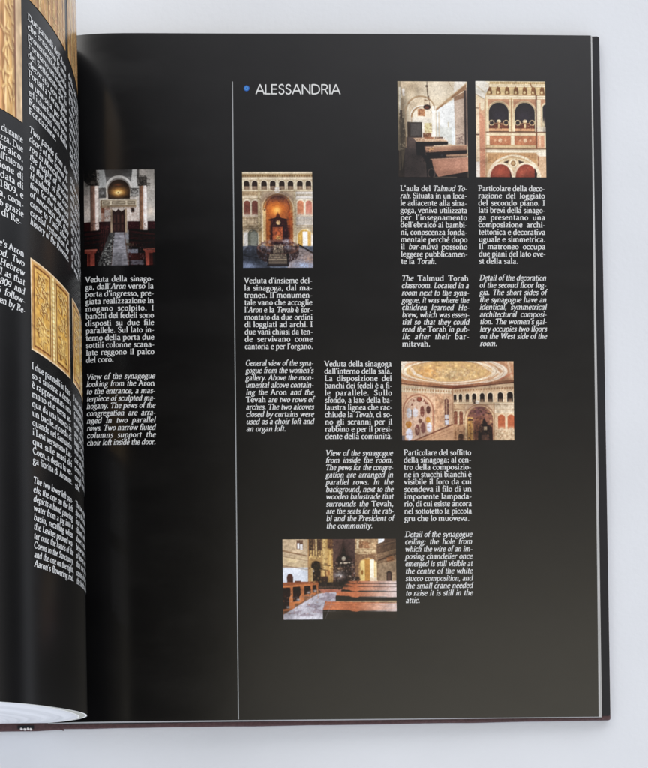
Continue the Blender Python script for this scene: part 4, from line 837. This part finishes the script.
# --- 6: hall with pews and tiled aisle (landscape)
p = Pic(40, 48, 602, 446, 250, 176, (150, 130, 104))
p.rect(40, 48, 170, 190, (190, 166, 136)); p.poly([(40, 100), (170, 130), (170, 138), (40, 110)], (150, 122, 94)); p.rect(40, 135, 168, 190, (196, 172, 138)); p.poly([(62, 138), (110, 148), (110, 166), (62, 158)], (214, 188, 146)); p.poly([(40, 178), (170, 192), (170, 200), (40, 188)], (146, 120, 96)); p.noise(.06, 12, 8, (40, 48, 170, 190))
p.rect(110, 52, 142, 98, (110, 84, 68)); p.rect(114, 68, 124, 96, (226, 222, 220)); p.rect(128, 74, 140, 100, (230, 226, 226))
p.rect(40, 188, 170, 262, (206, 212, 222)); p.poly([(170, 190), (170, 262), (150, 262), (150, 192)], (196, 202, 210)); p.rect(165, 48, 180, 262, (170, 132, 92)); 
p.rect(170, 48, 240, 130, (120, 92, 70)); p.rect(172, 50, 190, 110, (70, 50, 42)); p.rect(200, 48, 212, 112, (206, 176, 126)); p.rect(214, 52, 230, 108, (86, 62, 50)); p.rect(170, 105, 240, 148, (196, 162, 108)); p.noise(.12, 8, 8, (170, 100, 240, 150)); p.rect(170, 148, 235, 262, (188, 150, 98)); p.arch(205, 156, 46, 262, (52, 38, 32)); p.glow(212, 185, 24, 18, (60, 56, 40), .8); p.ell(192, 205, 4, 6, (220, 214, 206)); p.rect(180, 190, 188, 262, (206, 174, 124))
p.rect(236, 48, 262, 265, (196, 160, 104)); p.rect(240, 48, 250, 230, (216, 182, 122)); p.rect(262, 90, 288, 262, (190, 148, 88)); p.rect(270, 100, 279, 262, (216, 178, 110)); p.rect(262, 48, 290, 95, (110, 76, 56)); p.line(225, 175, 275, 180, 5, (110, 86, 54)); p.line(212, 190, 262, 205, 6, (60, 46, 34)); p.line(250, 200, 258, 262, 5, (110, 66, 44)); p.rect(225, 232, 262, 265, (80, 54, 44)); p.glow(268, 215, 10, 20, (150, 96, 60), .7)
p.rect(288, 48, 400, 265, (78, 56, 52)); p.poly([(288, 48), (340, 48), (325, 110), (300, 160), (288, 170)], (120, 92, 84), .7); p.poly([(340, 48), (400, 48), (400, 140), (372, 130), (350, 80)], (92, 70, 66)); p.poly([(300, 265), (305, 145), (330, 125), (342, 85), (358, 125), (382, 145), (388, 265)], (42, 28, 28)); p.ell(342, 146, 10, 11, (196, 186, 166)); p.line(325, 168, 372, 166, 6, (206, 190, 168)); p.glow(318, 195, 18, 9, (150, 122, 96)); p.glow(320, 228, 26, 17, (176, 168, 164)); p.noise(.25, 7, 7, (290, 160, 400, 262))
p.rect(398, 48, 510, 150, (166, 136, 104)); p.rect(408, 50, 420, 96, (206, 186, 152)); p.rect(398, 96, 500, 116, (206, 180, 140)); p.rect(418, 62, 470, 95, (146, 106, 76)); p.rect(405, 100, 480, 124, (196, 168, 130)); p.noise(.12, 9, 8, (398, 48, 500, 150)); p.rect(398, 124, 500, 265, (130, 100, 76)); p.arch(462, 142, 94, 262, (196, 156, 100)); p.arch(464, 148, 80, 262, (222, 176, 96)); p.rect(445, 150, 470, 262, (176, 124, 62), .8); p.rect(472, 150, 492, 262, (246, 232, 204)); p.rect(424, 155, 446, 262, (226, 194, 124)); p.ell(433, 214, 5, 13, (150, 104, 50)); p.rect(494, 165, 506, 262, (226, 196, 146)); p.rect(470, 240, 506, 262, (214, 190, 160))
p.poly([(505, 90), (602, 48), (602, 265), (505, 250)], (134, 108, 84)); p.rect(514, 48, 544, 74, (232, 236, 240)); p.poly([(505, 75), (545, 60), (602, 48), (602, 95), (505, 130)], (108, 84, 66)); p.poly([(545, 48), (602, 48), (602, 66), (530, 92)], (90, 70, 58)); p.poly([(512, 150), (602, 120), (602, 130), (512, 160)], (88, 66, 52)); p.poly([(555, 140), (590, 130), (590, 158), (555, 166)], (150, 104, 70)); p.poly([(512, 170), (602, 155), (602, 265), (512, 262)], (146, 124, 100)); p.noise(.08, 12, 9, (505, 48, 602, 265)); p.arch(566, 208, 28, 262, (60, 44, 40)); p.arch(566, 216, 16, 258, (86, 64, 56))
p.poly([(60, 235), (66, 222), (76, 218), (86, 222), (92, 235), (92, 262), (62, 262)], (84, 50, 40))
p.rect(40, 262, 230, 446, (130, 92, 66)); p.rect(215, 262, 602, 310, (90, 66, 54)); p.poly([(215, 262), (350, 262), (330, 295), (220, 292)], (58, 46, 42)); p.rect(210, 282, 330, 290, (96, 74, 62)); p.rect(360, 235, 420, 258, (50, 36, 32))
p.poly([(215, 296), (335, 296), (330, 315), (240, 318)], (176, 112, 92), .9)
p.poly([(215, 318), (300, 310), (310, 330), (300, 360), (250, 360), (236, 446), (42, 446), (42, 420)], (176, 172, 180))
for (a, b, c_, d) in ((60, 420, 110, 408), (150, 380, 205, 385), (215, 345, 260, 350), (110, 428, 170, 430), (225, 325, 270, 328), (175, 405, 230, 410), (255, 335, 300, 338)): p.poly([(a, b), (a + 30, b - 14), (c_ + 25, d - 8), (c_, d + 8)], (146, 136, 144))
p.glow(170, 436, 70, 8, (206, 206, 214)); p.noise(.05, 10, 6, (42, 310, 310, 446))
p.poly([(40, 262), (215, 256), (218, 268), (40, 278)], (146, 88, 58)); p.rect(100, 254, 130, 262, (110, 66, 48))
for (x, yt, w2, yb2) in ((40, 278, 62, 402), (92, 274, 58, 365), (148, 270, 48, 330), (188, 266, 30, 322)):
    p.poly([(x, yt), (x + w2, yt - 3), (x + w2 - 4, yt + 20), (x + w2 - 4, yb2 - 14), (x + w2 * .5, yb2), (x, yb2)], (186, 116, 72)); p.poly([(x - 2, yt + 10), (x + w2 * .58, yt + 8), (x + w2 * .68, yt + 42), (x + w2 * .5, yt + 60), (x + w2 * .5, yb2 - 12), (x - 2, yb2 - 8)], (44, 28, 26)); p.glow(x + w2 * .4, yb2 - 18, 9, 6, (190, 186, 186), .9)
for (yt, yb2, xl, yd) in ((256, 264, 360, 272), (270, 280, 345, 286), (284, 302, 328, 312), (308, 332, 300, 354), (356, 402, 236, 446)):
    p.poly([(xl + 12, yt), (602, yt + (yb2 - yt) * .18), (602, yd), (602, 446 if yd > 440 else yd), (xl, 446 if yd > 440 else yd), (xl, yb2)], (50, 44, 38))
    p.poly([(xl + 14, yt), (602, yt + (yb2 - yt) * .2), (602, yb2 + 6), (560, yb2 + 6), (545, yb2 + 1), (420, yb2 + 1), (405, yb2 + 6), (380, yb2 + 3), (368, yb2 - 2), (xl, yb2 - 5)], (176, 106, 72))
    m = np.clip((p.X - 400) / 200, 0, 1) * ((p.Y > yt + (yb2 - yt) * .2) & (p.Y < yb2 + 6) & (p.X > xl)); p.put(m, (206, 196, 196), .85)
p.noise(.06, 14, 6, (236, 350, 602, 410)); p.noise(.04, 6, 6)
p.bands(42, 168, (108, 132, 176), 3, (120, 96, 74), .6, .18); p.bands(42, 168, (112, 137, 181), 2, (220, 196, 164), .5, .18); p.speck((42, 50, 168, 188), 70, [(150, 124, 98), (214, 190, 158), (170, 144, 114)], 3, .45); p.line(126, 52, 126, 98, 3, (90, 70, 60), .8)
p.speck((170, 50, 290, 262), 190, [(110, 82, 52), (226, 192, 132), (150, 116, 72), (84, 60, 44), (190, 154, 98)], 3.6, .6); p.ticks(172, 238, 50, 130, 13, (70, 50, 42), .4, .6)
p.speck((288, 50, 400, 160), 90, [(60, 42, 40), (120, 92, 82), (90, 66, 62)], 3.6, .6); p.speck((292, 160, 400, 262), 150, [(36, 24, 24), (150, 124, 96), (90, 60, 50), (196, 180, 164), (50, 34, 34)], 3.2, .65)
p.speck((400, 50, 505, 150), 110, [(120, 92, 68), (222, 196, 154), (160, 126, 92)], 3.4, .6); p.bands(400, 505, (98, 116, 126, 148), 3, (120, 90, 64), .6); p.speck((400, 150, 424, 262), 40, [(90, 66, 52), (150, 116, 86)], 3.4, .6)
p.bands(508, 602, (74, 90, 118, 142, 170), 3, (80, 60, 48), .6, -.25); p.bands(508, 602, (80, 124, 176), 3, (176, 146, 112), .45, -.25); p.speck((510, 80, 602, 262), 100, [(96, 76, 60), (176, 150, 118), (120, 96, 74)], 3.2, .5)
p.speck((215, 258, 360, 296), 60, [(36, 30, 28), (110, 86, 70), (70, 54, 48)], 3.2, .7)
for x in (60, 110, 158, 194): p.line(x + 18, 300, x + 20, 340, 3, (214, 150, 104), .6)
p.speck((42, 266, 215, 420), 60, [(150, 92, 58), (206, 140, 96), (70, 46, 36)], 3, .5)
for k in range(7): p.line(42 + 34 * k, 446, 190 + 18 * k, 320, 2, (150, 144, 152), .5)
for y in (330, 350, 376, 408): p.line(60, y + 6, 300, y - 4, 2, (150, 144, 152), .4)
for y in (366, 378, 390): p.line(250, y, 600, y + 2, 2, (206, 140, 104), .5)
p.shade(340, 110, 60, 80, .75); p.shade(320, 270, 60, 24, .7); p.shade(590, 110, 50, 50, .75); p.shade(205, 200, 26, 60, .75); p.shade(60, 400, 30, 40, .75); p.shade(420, 430, 160, 20, .75); p.shade(240, 255, 30, 20, .7); p.shade(100, 300, 80, 12, .8)
right_photo(p, 282.6, 539.6, 395.8, 619.8, "hall with wooden pews either side of a tiled aisle")

# ------------------------------------------------------------------ LEFT PAGE PRINT
aB0, _ = img2left(30.2, 257); aB1, _ = img2left(68.8, 291)
aC0, _ = img2left(71.0, 259); aA1, _ = img2left(23.0, 205)
CW = aB0 - aB1
aC1 = aC0 - CW; aA0 = aA1 + CW
def vleft(x, y): return img2left(x, y)[1]
def Plx(s, v, h): return Pl(-np.asarray(s), v, h + .25)    # s runs with the reading direction
def left_block(lines, a0, v0, pitch, italic, size=7.85, right=False, label=None):
    return text_block(lines, size, lambda k: (-a0, v0 + pitch * k + XH * size), Plx, CW, lpage, italic, h0=.2, label=label)
def vB(y): return vleft(30.2 + (y - 257) * .0145, y)
v1, v1e = vB(17), vB(111)
left_block(["Due pannelli dell'*Aron*", "che ornavano le ante", "provenienti dalla sala", "Formano un insieme", "del Settecento che fu", "decorato con foglie", "Portati a Torino dopo", "in una sala, per dono", "ed i due battenti sono", "Restaurati ora dalla", "Fondazione."], aB0, v1, (v1e - v1) / 10, False)
left_block(["della sala lignea si", "trova una porta con", "fregio dorato; sopra", "le due ante laterali", "con le colonne tortili", "dipinte e dorate nel", "Settecento, una pian-", "ta di melograno ed", "una di vite, simboli", "delle feste, intagliati", "nel legno."], aC0, v1, (v1e - v1) / 10, False)
v2, v2e = vB(129.6), vB(222)
left_block(["Two panels from the", "doors of the former A-", "ron in Moncalvo, now", "the height of gradual", "in the left of the door", "Hundred was adorned", "tion for the holy place", "of uncertain age, they", "came to Turin after a", "careful restoration by", "history of the Province."], aB0, v2, (v2e - v2) / 10, True)
left_block(["Of the wooden room", "there is a small door", "with gilded frieze and", "two side doors having", "twisted columns, all", "painted and gilded in", "the century, a plant", "of pomegranate and", "one of vine, symbols", "of the feasts, carved", "in wood."], aC0, v2, (v2e - v2) / 10, True)
v3, v3e = vB(366.5), vB(461)
left_block(["I due pannelli in bas-", "so a sinistra: a destra", "è rappresentata una", "mano che versa ac-", "qua da una brocca in", "un bacile, ricorda di", "quando nel Santuario", "i Levi versavano l'ac-", "qua sulle mani dei", "Coen, a destra la ver-", "ga fiorita di Aronne."], aB0, v3, (v3e - v3) / 10, False)
left_block(["I due pannelli in alto", "mostrano i rami ed i", "frutti intrecciati con", "nastri, e la corona in", "alto che ricorda la", "legge; in basso due", "vasi con foglie e fiori", "che salgono verso il", "centro della tavola", "con gli uccelli, ed il", "sole."], aC0, v3, (v3e - v3) / 10, False)
v4, v4e = vB(481), vB(564.6)
left_block(["The two lower left pan-", "els; the one on the left", "depicts a hand pouring", "water from a jug into a", "basin, recalling when", "the Levites poured wa-", "ter onto the hands of the", "Coens in the Sanctuary,", "and the one on the right,", "Aaron's flowering rod."], aB0, v4, (v4e - v4) / 9, True)
left_block(["The two upper panels", "show the branches and", "fruit woven with some", "ribbons, with a crown", "above to recall the law;", "below are two vases", "of leaves and flowers", "that rise towards the", "centre of the panel to", "the birds and sun."], aC0, v4, (v4e - v4) / 9, True)
def vA(y): return vleft(23.0, y)
v5, v5e = vA(142), vA(225)
left_block(["L'*Aron* fu usato durante", "la festa nella piazza. Due", "scritte in ebraico,", "poste sulle ante all'interno", "con la iscrizione di", "dedica della data di", "fondazione, 1809, e", "la nuova cura, com-", "piuta nel 1986 grazie", "alla famiglia di Re-"], aA0, v5, (v5e - v5) / 9, False)
v6, v6e = vA(255), vA(311)
left_block(["The synagogue's *Aron*", "of gilded wood. Two", "writings in Hebrew", "inside, as well as that", "of the year 1809 and", "then in 1986 follow-", "ing the care given by Re-"], aA0, v6, (v6e - v6) / 6, True)

def left_photo(pic, a0, a1, v0, v1_, label):
    place_photo(pic, lambda a, b: Pl(a0 + (a1 - a0) * a, v0 + (v1_ - v0) * b, .35), lpage, label, True)
# carved gilt doors
def carved(n_leaves, x0, x1, y0, y1, pic, base, dk, lt):
    for _ in range(n_leaves):
        x, y = rng.uniform(x0, x1), rng.uniform(y0, y1); r = rng.uniform(2.5, 6); an = rng.uniform(0, math.pi)
        dx, dy = r * math.cos(an), r * math.sin(an)
        pic.line(x - dx, y - dy, x + dx, y + dy, 2.6, dk, .75); pic.line(x - dx + 1.6, y - dy - 1.6, x + dx + 1.6, y + dy - 1.6, 2.0, lt, .8)
def doors():
    p = Pic(0, 0, 140, 150, 130, 140, (196, 158, 100)); p.rect(0, 0, 140, 150, (186, 142, 86))
    for a, b in ((8, 60), (80, 132)):
        p.rect(a, 8, b, 142, (120, 76, 40)); p.rect(a + 3, 11, b - 3, 139, (206, 162, 92)); p.rect(a + 7, 16, b - 7, 134, (196, 150, 78)); p.rect(a + 8, 17, b - 8, 19, (132, 88, 46))
        carved(70, a + 10, b - 10, 20, 84, p, 0, (112, 70, 34), (232, 198, 130)); carved(46, a + 10, b - 10, 92, 132, p, 0, (108, 66, 32), (230, 194, 124))
        p.glow((a + b) / 2, 112, 12, 16, (226, 190, 120), .6)
    p.rect(60, 4, 80, 146, (206, 172, 112)); p.rect(64, 4, 67, 146, (140, 98, 54)); p.rect(74, 4, 76, 146, (150, 108, 62))
    for y in range(8, 146, 7): p.ell(70, y, 3, 2.4, (236, 210, 150))
    for (a, b, c_, d) in ((0, 0, 140, 3), (0, 147, 140, 150), (0, 0, 3, 150), (137, 0, 140, 150)): p.rect(a, b, c_, d, (214, 186, 150))
    p.noise(.07, 5, 5); return p
vd0, vd1 = vB(257.5), vB(349.5)
left_photo(doors(), aB0, aB1, vd0, vd1, "gilded wooden doors carved with leaves, clearly seen")
left_photo(doors(), aC0, aC1, vd0, vd1, "gilded wooden doors beside the gutter, strongly foreshortened")
# tops: gilt woodwork
def woodwork(kind):
    p = Pic(0, 0, 140, 200, 110, 150, (176, 136, 84))
    for x in range(0, 140, 9): p.rect(x, 0, x + 3 + (x % 4), 200, (196 - x % 30, 158 - x % 25, 104), .7)
    for x in (22, 58, 96, 124): p.rect(x, 0, x + 6, 200, (146, 104, 62), .8); p.rect(x + 6, 0, x + 9, 200, (222, 190, 138), .8)
    if kind:
        p.glow(110, 60, 40, 46, (212, 172, 108)); p.ring(70, 70, 66, 66, 8, (134, 92, 54), .8, top=80); p.ring(70, 70, 54, 54, 5, (226, 192, 132), .8, top=80); carved(60, 84, 132, 80, 190, p, 0, (132, 90, 52), (224, 188, 128)); p.rect(126, 0, 140, 200, (190, 162, 128)); p.rect(122, 0, 126, 200, (120, 84, 60))
    else:
        carved(50, 10, 130, 120, 195, p, 0, (120, 82, 44), (214, 178, 120)); p.rect(0, 0, 140, 70, (196, 172, 142), .5)
    p.noise(.08, 6, 14); return p
_, vt1 = img2left(33, 4); vtop = -H + 14
left_photo(woodwork(0), aB0 - 3, aB1, vtop, vB(-2.5), "tall gilded woodwork at the top of the curling column")
left_photo(woodwork(0), aC0, aC1, vtop, vB(-2.5), "gilded woodwork by the gutter at the head of the page")
left_photo(woodwork(1), aA0, aA1, vtop, vA(123.5), "golden carved doorway cut off by the left edge")
